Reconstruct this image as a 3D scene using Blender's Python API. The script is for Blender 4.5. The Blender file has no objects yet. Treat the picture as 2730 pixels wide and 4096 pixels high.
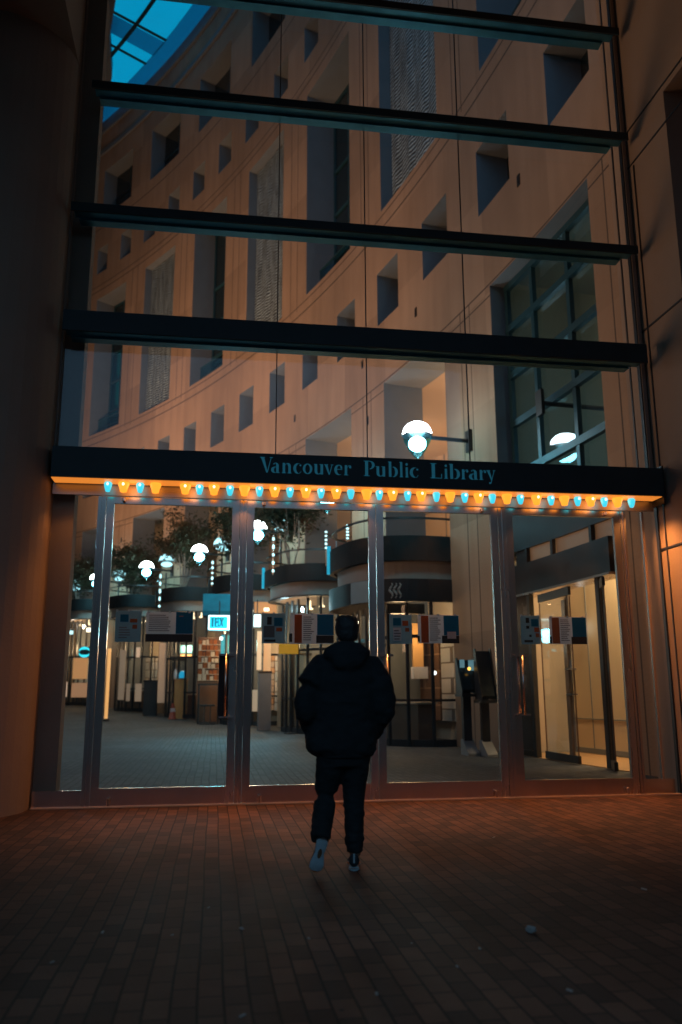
import bpy, bmesh, math, random
from mathutils import Vector, Matrix
rad = math.radians
random.seed(7)
SC = bpy.context.scene
COL = SC.collection

# ------------------------------------------------------------------ camera
YAW, PITCH, ROLL, FPX = rad(-8.537), rad(12.255), rad(-0.233), 3345.5   # from the photo's vanishing points
CAM = Vector((0.0, -9.9615, 1.213))
_f = Vector((-math.sin(YAW)*math.cos(PITCH), math.cos(YAW)*math.cos(PITCH), math.sin(PITCH)))
_r0 = Vector((math.cos(YAW), math.sin(YAW), 0)); _u0 = _r0.cross(_f)
_r = _r0*math.cos(ROLL) + _u0*math.sin(ROLL); _u = _u0*math.cos(ROLL) - _r0*math.sin(ROLL)
cd = bpy.data.cameras.new("camera"); cam = bpy.data.objects.new("camera", cd); COL.objects.link(cam)
cd.sensor_fit = 'HORIZONTAL'; cd.sensor_width = 36; cd.lens = FPX/2730*36
cd.clip_start = 0.05; cd.clip_end = 1500
cd.dof.use_dof = True; cd.dof.focus_distance = 8.4; cd.dof.aperture_fstop = 2.0
cam.matrix_world = Matrix(((_r.x, _u.x, -_f.x, CAM.x), (_r.y, _u.y, -_f.y, CAM.y), (_r.z, _u.z, -_f.z, CAM.z), (0, 0, 0, 1)))
SC.camera = cam

# ------------------------------------------------------------------ world: deep dusk sky
W = bpy.data.worlds.new("World"); SC.world = W; W.use_nodes = True
nt = W.node_tree
for n in list(nt.nodes): nt.nodes.remove(n)
wo = nt.nodes.new('ShaderNodeOutputWorld'); bg = nt.nodes.new('ShaderNodeBackground')
sky = nt.nodes.new('ShaderNodeTexSky'); sky.sky_type = 'NISHITA'; sky.sun_disc = False
sky.sun_elevation = rad(-4.0); sky.sun_rotation = rad(200)
tint = nt.nodes.new('ShaderNodeMix'); tint.data_type = 'RGBA'; tint.blend_type = 'MIX'
tint.inputs[0].default_value = 0.9
tint.inputs[7].default_value = (1.5, 3.1, 4.9, 1)
nt.links.new(sky.outputs[0], tint.inputs[6]); nt.links.new(tint.outputs[2], bg.inputs[0])
bg.inputs[1].default_value = 0.13
nt.links.new(bg.outputs[0], wo.inputs[0])

# ------------------------------------------------------------------ view
SC.view_settings.view_transform = 'Standard'; SC.view_settings.look = 'None'
SC.view_settings.exposure = 0.0; SC.view_settings.gamma = 1.0
SC.render.engine = 'CYCLES'
cy = SC.cycles
cy.use_denoising = True
try: cy.denoiser = 'OPENIMAGEDENOISE'
except Exception: pass
cy.max_bounces = 8; cy.diffuse_bounces = 3; cy.glossy_bounces = 4; cy.transmission_bounces = 6
cy.transparent_max_bounces = 24; cy.caustics_reflective = False; cy.caustics_refractive = False
cy.sample_clamp_indirect = 4.0
cy.use_light_tree = True

# ------------------------------------------------------------------ lights of the place and added ones (lamps' own lights are in their builders)
def light(name, kind, loc, energy, color, target=None, **kw):
    ld = bpy.data.lights.new(name, kind); ld.energy = energy; ld.color = color
    for k, v in kw.items(): setattr(ld, k, v)
    o = bpy.data.objects.new(name, ld); COL.objects.link(o); o.location = loc
    if target is not None:
        o.rotation_euler = (Vector(target)-Vector(loc)).to_track_quat('-Z', 'Y').to_euler()
    return o
WARM = (1.0, 0.56, 0.30); ORANGE = (1.0, 0.36, 0.09); COOL = (0.62, 0.92, 1.0)

# ------------------------------------------------------------------ the curved library wall: a cylinder found from the photo's window rows
CX, CY, RW = -58.611, -1.9185, 65.2224
def cp(s, z, off=0.0):
    a = s/RW; r = RW+off
    return Vector((CX+r*math.cos(a), CY+r*math.sin(a), z))
def floor_z(y): return 0.0013*max(0.0, min(y, 45)-15)**2
def pray(px, py): return _f*FPX + _r*(px-1365) + _u*(2048-py)
def FAC(px, py, y=0.0):            # point of an upright plane parallel to the doors
    d = pray(px, py); t = (y-CAM.y)/d.y; return CAM+d*t

# ------------------------------------------------------------------ materials
MATS = {}
def newmat(name):
    m = bpy.data.materials.new(name); m.use_nodes = True
    return m, m.node_tree, m.node_tree.nodes['Principled BSDF']
def N(t, kind, **kw):
    n = t.nodes.new(kind)
    for k, v in kw.items():
        if k.startswith('i_'):
            n.inputs[int(k[2:])].default_value = v
        else: setattr(n, k, v)
    return n
def mat(name, col, rough=0.6, metal=0.0, var=0.12, scale=3.0, bump=0.0, bscale=40.0, spec=None, stretch=None, emit=None, estr=0.0):
    """base colour with two octaves of procedural variation, varied roughness and a fine bump"""
    if name in MATS: return MATS[name]
    m, t, b = newmat(name)
    tc = N(t, 'ShaderNodeTexCoord'); mp = N(t, 'ShaderNodeMapping')
    t.links.new(tc.outputs['Object'], mp.inputs[0])
    if stretch: mp.inputs['Scale'].default_value = stretch
    nz = N(t, 'ShaderNodeTexNoise'); nz.inputs['Scale'].default_value = scale; nz.inputs['Detail'].default_value = 6; nz.inputs['Roughness'].default_value = .6
    t.links.new(mp.outputs[0], nz.inputs['Vector'])
    mx = N(t, 'ShaderNodeMix', data_type='RGBA')
    c = Vector(col[:3])
    mx.inputs[6].default_value = (*(c*(1-var*1.6)), 1); mx.inputs[7].default_value = (*[min(1, v*(1+var*1.6)) for v in c], 1)
    t.links.new(nz.outputs[0], mx.inputs[0]); t.links.new(mx.outputs[2], b.inputs['Base Color'])
    b.inputs['Metallic'].default_value = metal
    rr = N(t, 'ShaderNodeMapRange'); rr.inputs[3].default_value = max(0.02, rough-.1); rr.inputs[4].default_value = min(1, rough+.1)
    t.links.new(nz.outputs[0], rr.inputs[0]); t.links.new(rr.outputs[0], b.inputs['Roughness'])
    if spec is not None: b.inputs['Specular IOR Level'].default_value = spec
    if bump:
        n2 = N(t, 'ShaderNodeTexNoise'); n2.inputs['Scale'].default_value = bscale; n2.inputs['Detail'].default_value = 4
        t.links.new(mp.outputs[0], n2.inputs['Vector'])
        bp = N(t, 'ShaderNodeBump'); bp.inputs['Strength'].default_value = bump; bp.inputs['Distance'].default_value = .02
        t.links.new(n2.outputs[0], bp.inputs['Height']); t.links.new(bp.outputs[0], b.inputs['Normal'])
    if emit:
        b.inputs['Emission Color'].default_value = (*emit, 1); b.inputs['Emission Strength'].default_value = estr
    MATS[name] = m
    return m
def emis(name, col, st):
    return mat(name, [min(1, c*.5) for c in col], .4, emit=col, estr=st, var=.02)
def glass(name, tint=(1, 1, 1), refl=1.0, rough=0.0, smudge=0.0):
    if name in MATS: return MATS[name]
    m = bpy.data.materials.new(name); m.use_nodes = True; t = m.node_tree
    for n in list(t.nodes): t.nodes.remove(n)
    o = N(t, 'ShaderNodeOutputMaterial'); tr = N(t, 'ShaderNodeBsdfTransparent'); gl = N(t, 'ShaderNodeBsdfGlossy')
    tr.inputs[0].default_value = (*tint, 1); gl.inputs['Roughness'].default_value = rough
    fr = N(t, 'ShaderNodeFresnel'); ge = N(t, 'ShaderNodeNewGeometry')
    io = N(t, 'ShaderNodeMath', operation='MULTIPLY_ADD'); io.inputs[1].default_value = 1/1.45-1.45; io.inputs[2].default_value = 1.45   # same reflectance from both sides of a thin pane
    t.links.new(ge.outputs['Backfacing'], io.inputs[0]); t.links.new(io.outputs[0], fr.inputs[0])
    mu = N(t, 'ShaderNodeMath', operation='MULTIPLY'); mu.inputs[1].default_value = refl
    mx = N(t, 'ShaderNodeMixShader')
    t.links.new(fr.outputs[0], mu.inputs[0]); t.links.new(mu.outputs[0], mx.inputs[0])
    t.links.new(tr.outputs[0], mx.inputs[1]); t.links.new(gl.outputs[0], mx.inputs[2])
    last = mx
    if smudge:
        tc = N(t, 'ShaderNodeTexCoord'); nz = N(t, 'ShaderNodeTexNoise'); nz.inputs['Scale'].default_value = 1.3; nz.inputs['Detail'].default_value = 8
        t.links.new(tc.outputs['Object'], nz.inputs[0])
        rg = N(t, 'ShaderNodeMapRange'); rg.inputs[1].default_value = .45; rg.inputs[2].default_value = .8; rg.inputs[3].default_value = 0; rg.inputs[4].default_value = smudge
        t.links.new(nz.outputs[0], rg.inputs[0])
        df = N(t, 'ShaderNodeBsdfDiffuse'); df.inputs[0].default_value = (.5, .5, .5, 1)
        m2 = N(t, 'ShaderNodeMixShader'); t.links.new(rg.outputs[0], m2.inputs[0]); t.links.new(mx.outputs[0], m2.inputs[1]); t.links.new(df.outputs[0], m2.inputs[2])
        last = m2
    t.links.new(last.outputs[0], o.inputs[0])
    MATS[name] = m
    return m

def wall_material():
    """cast concrete with cast joints laid out in (arc length, height)"""
    m, t, b = newmat('library_concrete')
    uv = N(t, 'ShaderNodeUVMap'); uv.uv_map = 'UVMap'
    sp = N(t, 'ShaderNodeSeparateXYZ'); t.links.new(uv.outputs[0], sp.inputs[0])
    def line(sock, at, w):
        a = N(t, 'ShaderNodeMath', operation='SUBTRACT'); a.inputs[1].default_value = at; t.links.new(sock, a.inputs[0])
        c = N(t, 'ShaderNodeMath', operation='ABSOLUTE'); t.links.new(a.outputs[0], c.inputs[0])
        d = N(t, 'ShaderNodeMath', operation='LESS_THAN'); d.inputs[1].default_value = w; t.links.new(c.outputs[0], d.inputs[0])
        return d.outputs[0]
    def mx(a, c):
        q = N(t, 'ShaderNodeMath', operation='MAXIMUM'); t.links.new(a, q.inputs[0]); t.links.new(c, q.inputs[1]); return q.outputs[0]
    acc = line(sp.outputs[1], 10.38, .022)
    for z, w in ((10.1, .02), (15.86, .025), (15.45, .03), (25.3, .03), (25.65, .025), (29.6, .03)):
        acc = mx(acc, line(sp.outputs[1], z, w))
    # vertical joints in the pier centres, only where the piers run
    vert = None
    for s in (10.0, 10.5, 16.3, 16.9, 22.4, 23.0, 28.2, 28.8, 33.9, 34.5, 39.4, 40.0, 4.15, 3.75, 3.0):
        l = line(sp.outputs[0], s, .022); vert = l if vert is None else mx(vert, l)
    lo = N(t, 'ShaderNodeMath', operation='LESS_THAN'); lo.inputs[1].default_value = 10.38; t.links.new(sp.outputs[1], lo.inputs[0])
    band = line(sp.outputs[1], 20.5, 4.8)
    zone = mx(lo.outputs[0], band)
    vz = N(t, 'ShaderNodeMath', operation='MULTIPLY'); t.links.new(vert, vz.inputs[0]); t.links.new(zone, vz.inputs[1])
    acc = mx(acc, vz.outputs[0])
    tc = N(t, 'ShaderNodeTexCoord')
    n1 = N(t, 'ShaderNodeTexNoise'); n1.inputs['Scale'].default_value = .55; n1.inputs['Detail'].default_value = 8; t.links.new(uv.outputs[0], n1.inputs[0])
    mp = N(t, 'ShaderNodeMapping'); mp.inputs['Scale'].default_value = (2.2, .3, 1); t.links.new(uv.outputs[0], mp.inputs[0])
    n2 = N(t, 'ShaderNodeTexNoise'); n2.inputs['Scale'].default_value = 1.0; n2.inputs['Detail'].default_value = 5; t.links.new(mp.outputs[0], n2.inputs[0])
    r = N(t, 'ShaderNodeMix', data_type='RGBA'); r.inputs[6].default_value = (.36, .235, .155, 1); r.inputs[7].default_value = (.48, .32, .215, 1)
    t.links.new(n1.outputs[0], r.inputs[0])
    st = N(t, 'ShaderNodeMix', data_type='RGBA', blend_type='MULTIPLY'); st.inputs[0].default_value = .5
    g = N(t, 'ShaderNodeMapRange'); g.inputs[1].default_value = .3; g.inputs[2].default_value = .7; g.inputs[3].default_value = .72; g.inputs[4].default_value = 1.08
    t.links.new(n2.outputs[0], g.inputs[0])
    t.links.new(r.outputs[2], st.inputs[6]); t.links.new(g.outputs[0], st.inputs[7])
    sn = N(t, 'ShaderNodeVectorMath', operation='SNAP'); sn.inputs[1].default_value = (3.05, 2.55, 1); t.links.new(uv.outputs[0], sn.inputs[0])
    wn_ = N(t, 'ShaderNodeTexWhiteNoise'); wn_.noise_dimensions = '2D'; t.links.new(sn.outputs[0], wn_.inputs[0])
    pg = N(t, 'ShaderNodeMapRange'); pg.inputs[3].default_value = .80; pg.inputs[4].default_value = 1.06; t.links.new(wn_.outputs[0], pg.inputs[0])
    pm = N(t, 'ShaderNodeMix', data_type='RGBA', blend_type='MULTIPLY'); pm.inputs[0].default_value = 1
    t.links.new(st.outputs[2], pm.inputs[6]); t.links.new(pg.outputs[0], pm.inputs[7]); st = pm
    j = N(t, 'ShaderNodeMix', data_type='RGBA'); j.inputs[7].default_value = (.12, .085, .065, 1)
    t.links.new(acc, j.inputs[0]); t.links.new(st.outputs[2], j.inputs[6]); t.links.new(j.outputs[2], b.inputs['Base Color'])
    b.inputs['Roughness'].default_value = .85; b.inputs['Specular IOR Level'].default_value = .25
    n3 = N(t, 'ShaderNodeTexNoise'); n3.inputs['Scale'].default_value = 18; t.links.new(uv.outputs[0], n3.inputs[0])
    inv = N(t, 'ShaderNodeMath', operation='MULTIPLY_ADD'); inv.inputs[1].default_value = -3.0; t.links.new(acc, inv.inputs[0]); t.links.new(n3.outputs[0], inv.inputs[2])
    bp = N(t, 'ShaderNodeBump'); bp.inputs['Strength'].default_value = .4; bp.inputs['Distance'].default_value = .015
    t.links.new(inv.outputs[0], bp.inputs['Height']); t.links.new(bp.outputs[0], b.inputs['Normal'])
    return m

def paver_material(name, c1, c2, mortar, rough, bw=.215, rh=.105, warp=0.0):
    m, t, b = newmat(name)
    tc = N(t, 'ShaderNodeTexCoord'); sp = N(t, 'ShaderNodeSeparateXYZ'); t.links.new(tc.outputs['Object'], sp.inputs[0])
    cb = N(t, 'ShaderNodeCombineXYZ'); t.links.new(sp.outputs[1], cb.inputs[0]); t.links.new(sp.outputs[0], cb.inputs[1])
    vec = cb.outputs[0]
    wn = N(t, 'ShaderNodeTexNoise'); wn.inputs['Scale'].default_value = .5; t.links.new(tc.outputs['Object'], wn.inputs[0])
    wv = N(t, 'ShaderNodeVectorMath', operation='MULTIPLY_ADD'); wv.inputs[1].default_value = (.05, .05, 0)
    t.links.new(wn.outputs[1], wv.inputs[0]); t.links.new(vec, wv.inputs[2])
    br = N(t, 'ShaderNodeTexBrick'); br.offset = .5
    br.inputs['Scale'].default_value = 1; br.inputs['Brick Width'].default_value = bw; br.inputs['Row Height'].default_value = rh
    br.inputs['Mortar Size'].default_value = .006 if rh < .106 else .010; br.inputs['Mortar Smooth'].default_value = .3; br.inputs['Bias'].default_value = 0
    br.inputs['Color1'].default_value = (*c1, 1); br.inputs['Color2'].default_value = (*c2, 1); br.inputs['Mortar'].default_value = (*mortar, 1)
    t.links.new(wv.outputs[0], br.inputs['Vector'])
    n1 = N(t, 'ShaderNodeTexNoise'); n1.inputs['Scale'].default_value = 1.1; n1.inputs['Detail'].default_value = 9; n1.inputs['Roughness'].default_value = .7
    t.links.new(tc.outputs['Object'], n1.inputs[0])
    g = N(t, 'ShaderNodeMapRange'); g.inputs[1].default_value = .3; g.inputs[2].default_value = .7; g.inputs[3].default_value = .6; g.inputs[4].default_value = 1.25
    t.links.new(n1.outputs[0], g.inputs[0])
    mu = N(t, 'ShaderNodeMix', data_type='RGBA', blend_type='MULTIPLY'); mu.inputs[0].default_value = 1
    t.links.new(br.outputs[0], mu.inputs[6]); t.links.new(g.outputs[0], mu.inputs[7])
    vo = N(t, 'ShaderNodeTexVoronoi'); vo.inputs['Scale'].default_value = 1.7; vo.inputs['Randomness'].default_value = 1; t.links.new(tc.outputs['Object'], vo.inputs['Vector'])
    vs_ = N(t, 'ShaderNodeSeparateColor'); t.links.new(vo.outputs['Color'], vs_.inputs[0])
    vm = N(t, 'ShaderNodeMath', operation='MULTIPLY'); vm.inputs[1].default_value = .05; t.links.new(vs_.outputs[0], vm.inputs[0])
    vl = N(t, 'ShaderNodeMath', operation='LESS_THAN'); t.links.new(vo.outputs['Distance'], vl.inputs[0]); t.links.new(vm.outputs[0], vl.inputs[1])
    gm = N(t, 'ShaderNodeMix', data_type='RGBA'); gm.inputs[7].default_value = (.035, .03, .028, 1); t.links.new(vl.outputs[0], gm.inputs[0]); t.links.new(mu.outputs[2], gm.inputs[6])
    n5 = N(t, 'ShaderNodeTexNoise'); n5.inputs['Scale'].default_value = .35; n5.inputs['Detail'].default_value = 5; t.links.new(tc.outputs['Object'], n5.inputs[0])
    g5 = N(t, 'ShaderNodeMapRange'); g5.inputs[1].default_value = .4; g5.inputs[2].default_value = .62; g5.inputs[3].default_value = .62; g5.inputs[4].default_value = 1.12; t.links.new(n5.outputs[0], g5.inputs[0])
    m5 = N(t, 'ShaderNodeMix', data_type='RGBA', blend_type='MULTIPLY'); m5.inputs[0].default_value = 1; t.links.new(gm.outputs[2], m5.inputs[6]); t.links.new(g5.outputs[0], m5.inputs[7])
    t.links.new(m5.outputs[2], b.inputs['Base Color'])
    rr = N(t, 'ShaderNodeMapRange'); rr.inputs[3].default_value = rough-.12; rr.inputs[4].default_value = rough+.15; t.links.new(n1.outputs[0], rr.inputs[0]); t.links.new(rr.outputs[0], b.inputs['Roughness'])
    b.inputs['Specular IOR Level'].default_value = .3
    n2 = N(t, 'ShaderNodeTexNoise'); n2.inputs['Scale'].default_value = 90; t.links.new(tc.outputs['Object'], n2.inputs[0])
    hm = N(t, 'ShaderNodeMath', operation='MULTIPLY_ADD'); hm.inputs[1].default_value = -2.0; t.links.new(br.outputs[1], hm.inputs[0]); t.links.new(n2.outputs[0], hm.inputs[2])
    bp = N(t, 'ShaderNodeBump'); bp.inputs['Strength'].default_value = .6; bp.inputs['Distance'].default_value = .006
    t.links.new(hm.outputs[0], bp.inputs['Height']); t.links.new(bp.outputs[0], b.inputs['Normal'])
    return m

def screen_material():
    m, t, b = newmat('woven_metal_screen')
    uv = N(t, 'ShaderNodeUVMap'); uv.uv_map = 'UVMap'
    mp = N(t, 'ShaderNodeMapping'); mp.inputs['Scale'].default_value = (3.2, .5, 1); t.links.new(uv.outputs[0], mp.inputs[0])
    n1 = N(t, 'ShaderNodeTexNoise'); n1.inputs['Scale'].default_value = 1.4; n1.inputs['Detail'].default_value = 9; n1.inputs['Roughness'].default_value = .75; t.links.new(mp.outputs[0], n1.inputs[0])
    wv = N(t, 'ShaderNodeTexWave'); wv.wave_type = 'BANDS'; wv.bands_direction = 'Y'; wv.inputs['Scale'].default_value = 2.3; wv.inputs['Distortion'].default_value = 3.2; wv.inputs['Detail'].default_value = 2; wv.inputs['Detail Scale'].default_value = 1.1
    m2 = N(t, 'ShaderNodeMapping'); m2.inputs['Scale'].default_value = (1.5, 1, 1); t.links.new(uv.outputs[0], m2.inputs[0]); t.links.new(m2.outputs[0], wv.inputs[0])
    r = N(t, 'ShaderNodeValToRGB'); r.color_ramp.elements[0].position = .30; r.color_ramp.elements[0].color = (.035, .045, .05, 1); r.color_ramp.elements[1].position = .72; r.color_ramp.elements[1].color = (.66, .82, .88, 1)
    t.links.new(wv.outputs[1], r.inputs[0]); a = wv
    k = N(t, 'ShaderNodeMapRange'); k.inputs[1].default_value = .32; k.inputs[2].default_value = .68; k.inputs[3].default_value = .25; k.inputs[4].default_value = 1.15; t.links.new(n1.outputs[0], k.inputs[0])
    q = N(t, 'ShaderNodeMix', data_type='RGBA', blend_type='MULTIPLY'); q.inputs[0].default_value = 1; t.links.new(r.outputs[0], q.inputs[6]); t.links.new(k.outputs[0], q.inputs[7])
    t.links.new(q.outputs[2], b.inputs['Base Color'])
    b.inputs['Roughness'].default_value = .5; b.inputs['Metallic'].default_value = .35
    bp = N(t, 'ShaderNodeBump'); bp.inputs['Strength'].default_value = .5; bp.inputs['Distance'].default_value = .05; t.links.new(a.outputs[1], bp.inputs['Height']); t.links.new(bp.outputs[0], b.inputs['Normal'])
    return m

M_WALL = wall_material()
M_SCREEN = screen_material()
M_CONC = mat('portico_concrete', (.36, .265, .205), .85, var=.1, scale=1.2, bump=.15, bscale=30)
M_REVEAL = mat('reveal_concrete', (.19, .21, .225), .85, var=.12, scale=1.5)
M_STEEL = mat('brushed_steel', (.72, .62, .55), .25, metal=1.0, var=.1, scale=2.0, bump=.03, bscale=60, stretch=(1, 1, .15))
M_DARKSTEEL = mat('dark_steel', (.035, .038, .042), .38, metal=.6, var=.2)
M_BEAM = mat('black_painted_steel', (.030, .040, .044), .5, metal=0.0, var=.2, scale=4, spec=.35)
M_BEAMUNDER = mat('satin_beam_ledge', (.10, .30, .38), .36, metal=1.0, var=.15, scale=6)  # teal of the reflected highlights is put into the base colour
M_BLACK = mat('black_metal', (.02, .021, .023), .45, var=.2)
M_GLASS = glass('clear_glass', (.93, .96, .97), .9, 0.0, .02)
M_DOORGLASS = glass('door_glass', (.95, .97, .97), .8, 0.0, .03)
M_WINGLASS = mat('dark_window_glass', (.012, .022, .028), .12, var=.3, scale=.6, spec=.6)
M_MULL = mat('teal_grey_mullion', (.025, .085, .11), .4, metal=.3, var=.15)
M_PLASTER = mat('warm_plaster', (.62, .5, .36), .85, var=.05, scale=.7)
M_CEIL = mat('arcade_plaster', (.55, .43, .32), .85, var=.08, scale=.5)
M_PAPER = mat('white_paper', (.93, .91, .93), .7, var=.06, scale=9)
M_BLUEP = mat('blue_print', (.008, .27, .48), .55, var=.06, scale=9)
M_ORNP = mat('orange_print', (.62, .20, .06), .6, var=.08, scale=9)
M_BLKP = mat('black_print', (.014, .015, .017), .6, var=.1, scale=9)
M_GREYP = mat('grey_print', (.25, .25, .27), .7, var=.1)
M_PALEBLUE = mat('pale_blue_paper', (.38, .56, .64), .6, var=.08, scale=7)
M_WOOD = mat('orange_wood', (.72, .27, .075), .5, var=.22, scale=3, stretch=(6, 6, .6))
M_BROWN = mat('brown_wood', (.16, .075, .035), .5, var=.2, scale=3)
M_LEAF = mat('leaf', (.035, .048, .026), .6, var=.4, scale=2.0)
M_BARK = mat('bark', (.30, .24, .2), .9, var=.3, scale=8)

def translucent(m, k=.5):
    t = m.node_tree; b = t.nodes['Principled BSDF']; o = [n for n in t.nodes if n.type == 'OUTPUT_MATERIAL'][0]
    tl = N(t, 'ShaderNodeBsdfTranslucent'); src = b.inputs['Base Color'].links[0].from_socket; t.links.new(src, tl.inputs[0])
    mx = N(t, 'ShaderNodeMixShader'); mx.inputs[0].default_value = k
    t.links.new(b.outputs[0], mx.inputs[1]); t.links.new(tl.outputs[0], mx.inputs[2]); t.links.new(mx.outputs[0], o.inputs[0])
for m_ in (M_PAPER, M_BLUEP, M_ORNP, M_PALEBLUE): translucent(m_, .6)

# ------------------------------------------------------------------ mesh builder
def wloc(o):
    v = Vector((0, 0, 0))
    while o is not None: v = v+o.location; o = o.parent
    return v
class MB:
    def __init__(self): self.v = []; self.f = []; self.uv = {}
    def add(self, vs, fs):
        n = len(self.v); self.v += [Vector(a) for a in vs]; self.f += [tuple(i+n for i in q) for q in fs]; return self
    def box(self, x0, x1, y0, y1, z0, z1):
        return self.add([(x, y, z) for z in (z0, z1) for y in (y0, y1) for x in (x0, x1)],
                        [(0, 2, 3, 1), (4, 5, 7, 6), (0, 1, 5, 4), (2, 6, 7, 3), (0, 4, 6, 2), (1, 3, 7, 5)])
    def obox(self, c, ax, ay, az):     # centre and three half-axis vectors
        c, ax, ay, az = map(Vector, (c, ax, ay, az))
        return self.add([c+ax*i+ay*j+az*k for k in (-1, 1) for j in (-1, 1) for i in (-1, 1)],
                        [(0, 2, 3, 1), (4, 5, 7, 6), (0, 1, 5, 4), (2, 6, 7, 3), (0, 4, 6, 2), (1, 3, 7, 5)])
    def tube(self, pts, r, n=8, cap=True):
        pts = [Vector(p) for p in pts]; rs = r if isinstance(r, (list, tuple)) else [r]*len(pts)
        rings = []; ref = Vector((0, 0, 1))
        for i, p in enumerate(pts):
            d = (pts[min(i+1, len(pts)-1)]-pts[max(i-1, 0)]).normalized()
            a = ref if abs(d.dot(ref)) < .95 else Vector((1, 0, 0))
            e1 = d.cross(a).normalized(); e2 = d.cross(e1)
            rings.append([p+(e1*math.cos(2*math.pi*k/n)+e2*math.sin(2*math.pi*k/n))*rs[i] for k in range(n)])
        return self.rings(rings, cap)
    def rings(self, rings, cap=True):
        n = len(rings[0]); vs = [q for r in rings for q in r]; fs = []
        for i in range(len(rings)-1):
            for k in range(n): fs.append((i*n+k, i*n+(k+1) % n, (i+1)*n+(k+1) % n, (i+1)*n+k))
        if cap: fs.append(tuple(range(n))[::-1]); fs.append(tuple(range((len(rings)-1)*n, len(rings)*n)))
        return self.add(vs, fs)
    def lathe(self, prof, c, n=20, cap=True):
        c = Vector(c)
        return self.rings([[c+Vector((r*math.cos(2*math.pi*k/n), r*math.sin(2*math.pi*k/n), z)) for k in range(n)] for r, z in prof], cap)
    def ell(self, c, rx, ry, rz, n=14, m=9):
        c = Vector(c)
        return self.rings([[c+Vector((rx*math.sin(a)*math.cos(2*math.pi*k/n), ry*math.sin(a)*math.sin(2*math.pi*k/n), -rz*math.cos(a))) for k in range(n)]
                           for a in [math.pi*(i+.02)/(m-1+.04) for i in range(m)]])
    def prism(self, poly, o, ex, ey, ez):     # 2-D polygon extruded along ez from origin o
        o, ex, ey, ez = map(Vector, (o, ex, ey, ez)); n = len(poly)
        vs = [o+ex*a+ey*b for a, b in poly]+[o+ex*a+ey*b+ez for a, b in poly]
        return self.add(vs, [tuple(range(n)), tuple(range(n, 2*n))[::-1]]+[(k, k+n, (k+1) % n+n, (k+1) % n) for k in range(n)])
    def cbox(self, s0, s1, z0, z1, o0, o1, step=.8):      # curved box following the library wall
        n = max(1, int(math.ceil((s1-s0)/step))); rings = []
        for i in range(n+1):
            s = s0+(s1-s0)*i/n
            rings.append([cp(s, z0, o0), cp(s, z0, o1), cp(s, z1, o1), cp(s, z1, o0)])
        return self.rings(rings)
    def build(self, name, m, parent=None, smooth=False, uv=None):
        off = wloc(parent) if parent is not None else Vector((0, 0, 0))
        me = bpy.data.meshes.new(name); me.from_pydata([tuple(v-off) for v in self.v], [], self.f)
        me.materials.append(m)
        bm = bmesh.new(); bm.from_mesh(me); bmesh.ops.recalc_face_normals(bm, faces=bm.faces); bm.to_mesh(me); bm.free()
        if uv:
            l = me.uv_layers.new(name='UVMap')
            for p in me.polygons:
                for li in p.loop_indices:
                    v = self.v[me.loops[li].vertex_index]; l.data[li].uv = uv(v)
        if smooth:
            for p in me.polygons: p.use_smooth = True
        me.update()
        o = bpy.data.objects.new(name, me); COL.objects.link(o)
        if parent is not None: o.parent = parent
        return o
def cyl_uv(v):
    return (RW*math.atan2(v.y-CY, v.x-CX), v.z)
def thing(name, loc, label, cat, group=None):
    o = bpy.data.objects.new(name, None); COL.objects.link(o); o.location = loc; o.empty_display_size = .2
    o['label'] = label; o['category'] = cat
    if group: o['group'] = group
    return o
def tag(o, label, cat, group=None):
    o['label'] = label; o['category'] = cat
    if group: o['group'] = group
    return o
def struct(o): o['kind'] = 'structure'; return o
def copy_thing(o, loc, label=None):
    r = o.copy(); COL.objects.link(r); r.location = loc
    if label: r['label'] = label
    for ch in o.children:
        c = ch.copy(); COL.objects.link(c); c.parent = r
        for g in ch.children:
            d = g.copy(); COL.objects.link(d); d.parent = c
    return r

# ================================================================== SETTING
g = MB().add([(-900, -900, -.02), (900, -900, -.02), (900, 900, -.02), (-900, 900, -.02)], [(0, 1, 2, 3)]).build('ground', mat('asphalt', (.05, .05, .05), .9, scale=.5))
struct(g)
M_PLAZA = paver_material('plaza_brick', (.215, .103, .066), (.095, .052, .038), (.03, .022, .019), .72)
pl = MB().add([(-14, -24, 0), (18, -24, 0), (18, 0, 0), (-14, 0, 0)], [(0, 1, 2, 3)]).build('plaza_paving', M_PLAZA); struct(pl)
fl = MB(); xs = [-34+2*i for i in range(27)]; ys = [0, 5, 10, 15]+[16+i for i in range(46)]
vs = [(x, y, floor_z(y)) for y in ys for x in xs]
fl.add(vs, [(j*len(xs)+i, j*len(xs)+i+1, (j+1)*len(xs)+i+1, (j+1)*len(xs)+i) for j in range(len(ys)-1) for i in range(len(xs)-1)])
struct(fl.build('concourse_paving', paver_material('concourse_paver', (.100, .100, .104), (.048, .050, .053), (.016, .016, .018), .66, bw=.22, rh=.108), smooth=True))

# ================================================================== LIBRARY BUILDING (curved wall, openings, roof)
lib = thing('library_building', cp(24, 0), 'tall curved tan concrete library wall pierced by rows of square and tall openings', 'building')
SMAX, SMIN = 66.0, -8.0
ZTOP = 36.8
A_S = [(4.33, 5.96), (7.71, 9.31), (11.05, 12.6), (14.25, 15.75), (17.45, 18.9), (20.54, 21.86), (23.46, 24.88), (26.43, 27.8),
       (29.3, 30.66), (32.19, 33.46), (34.97, 36.22), (37.7, 38.95), (40.4, 41.6), (43.1, 44.24), (45.8, 47.0), (48.5, 49.7), (51.2, 52.4)]
B_S = [(4.9, 8.94), (11.45, 15.38), (17.8, 21.56), (23.8, 27.3), (29.62, 33.06), (35.22, 38.53), (40.7, 44.0), (46.2, 49.4), (51.6, 54.8)]
OPEN = []
for s0, s1 in A_S: OPEN.append(('A', s0, s1, 12.32, 14.05))
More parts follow.
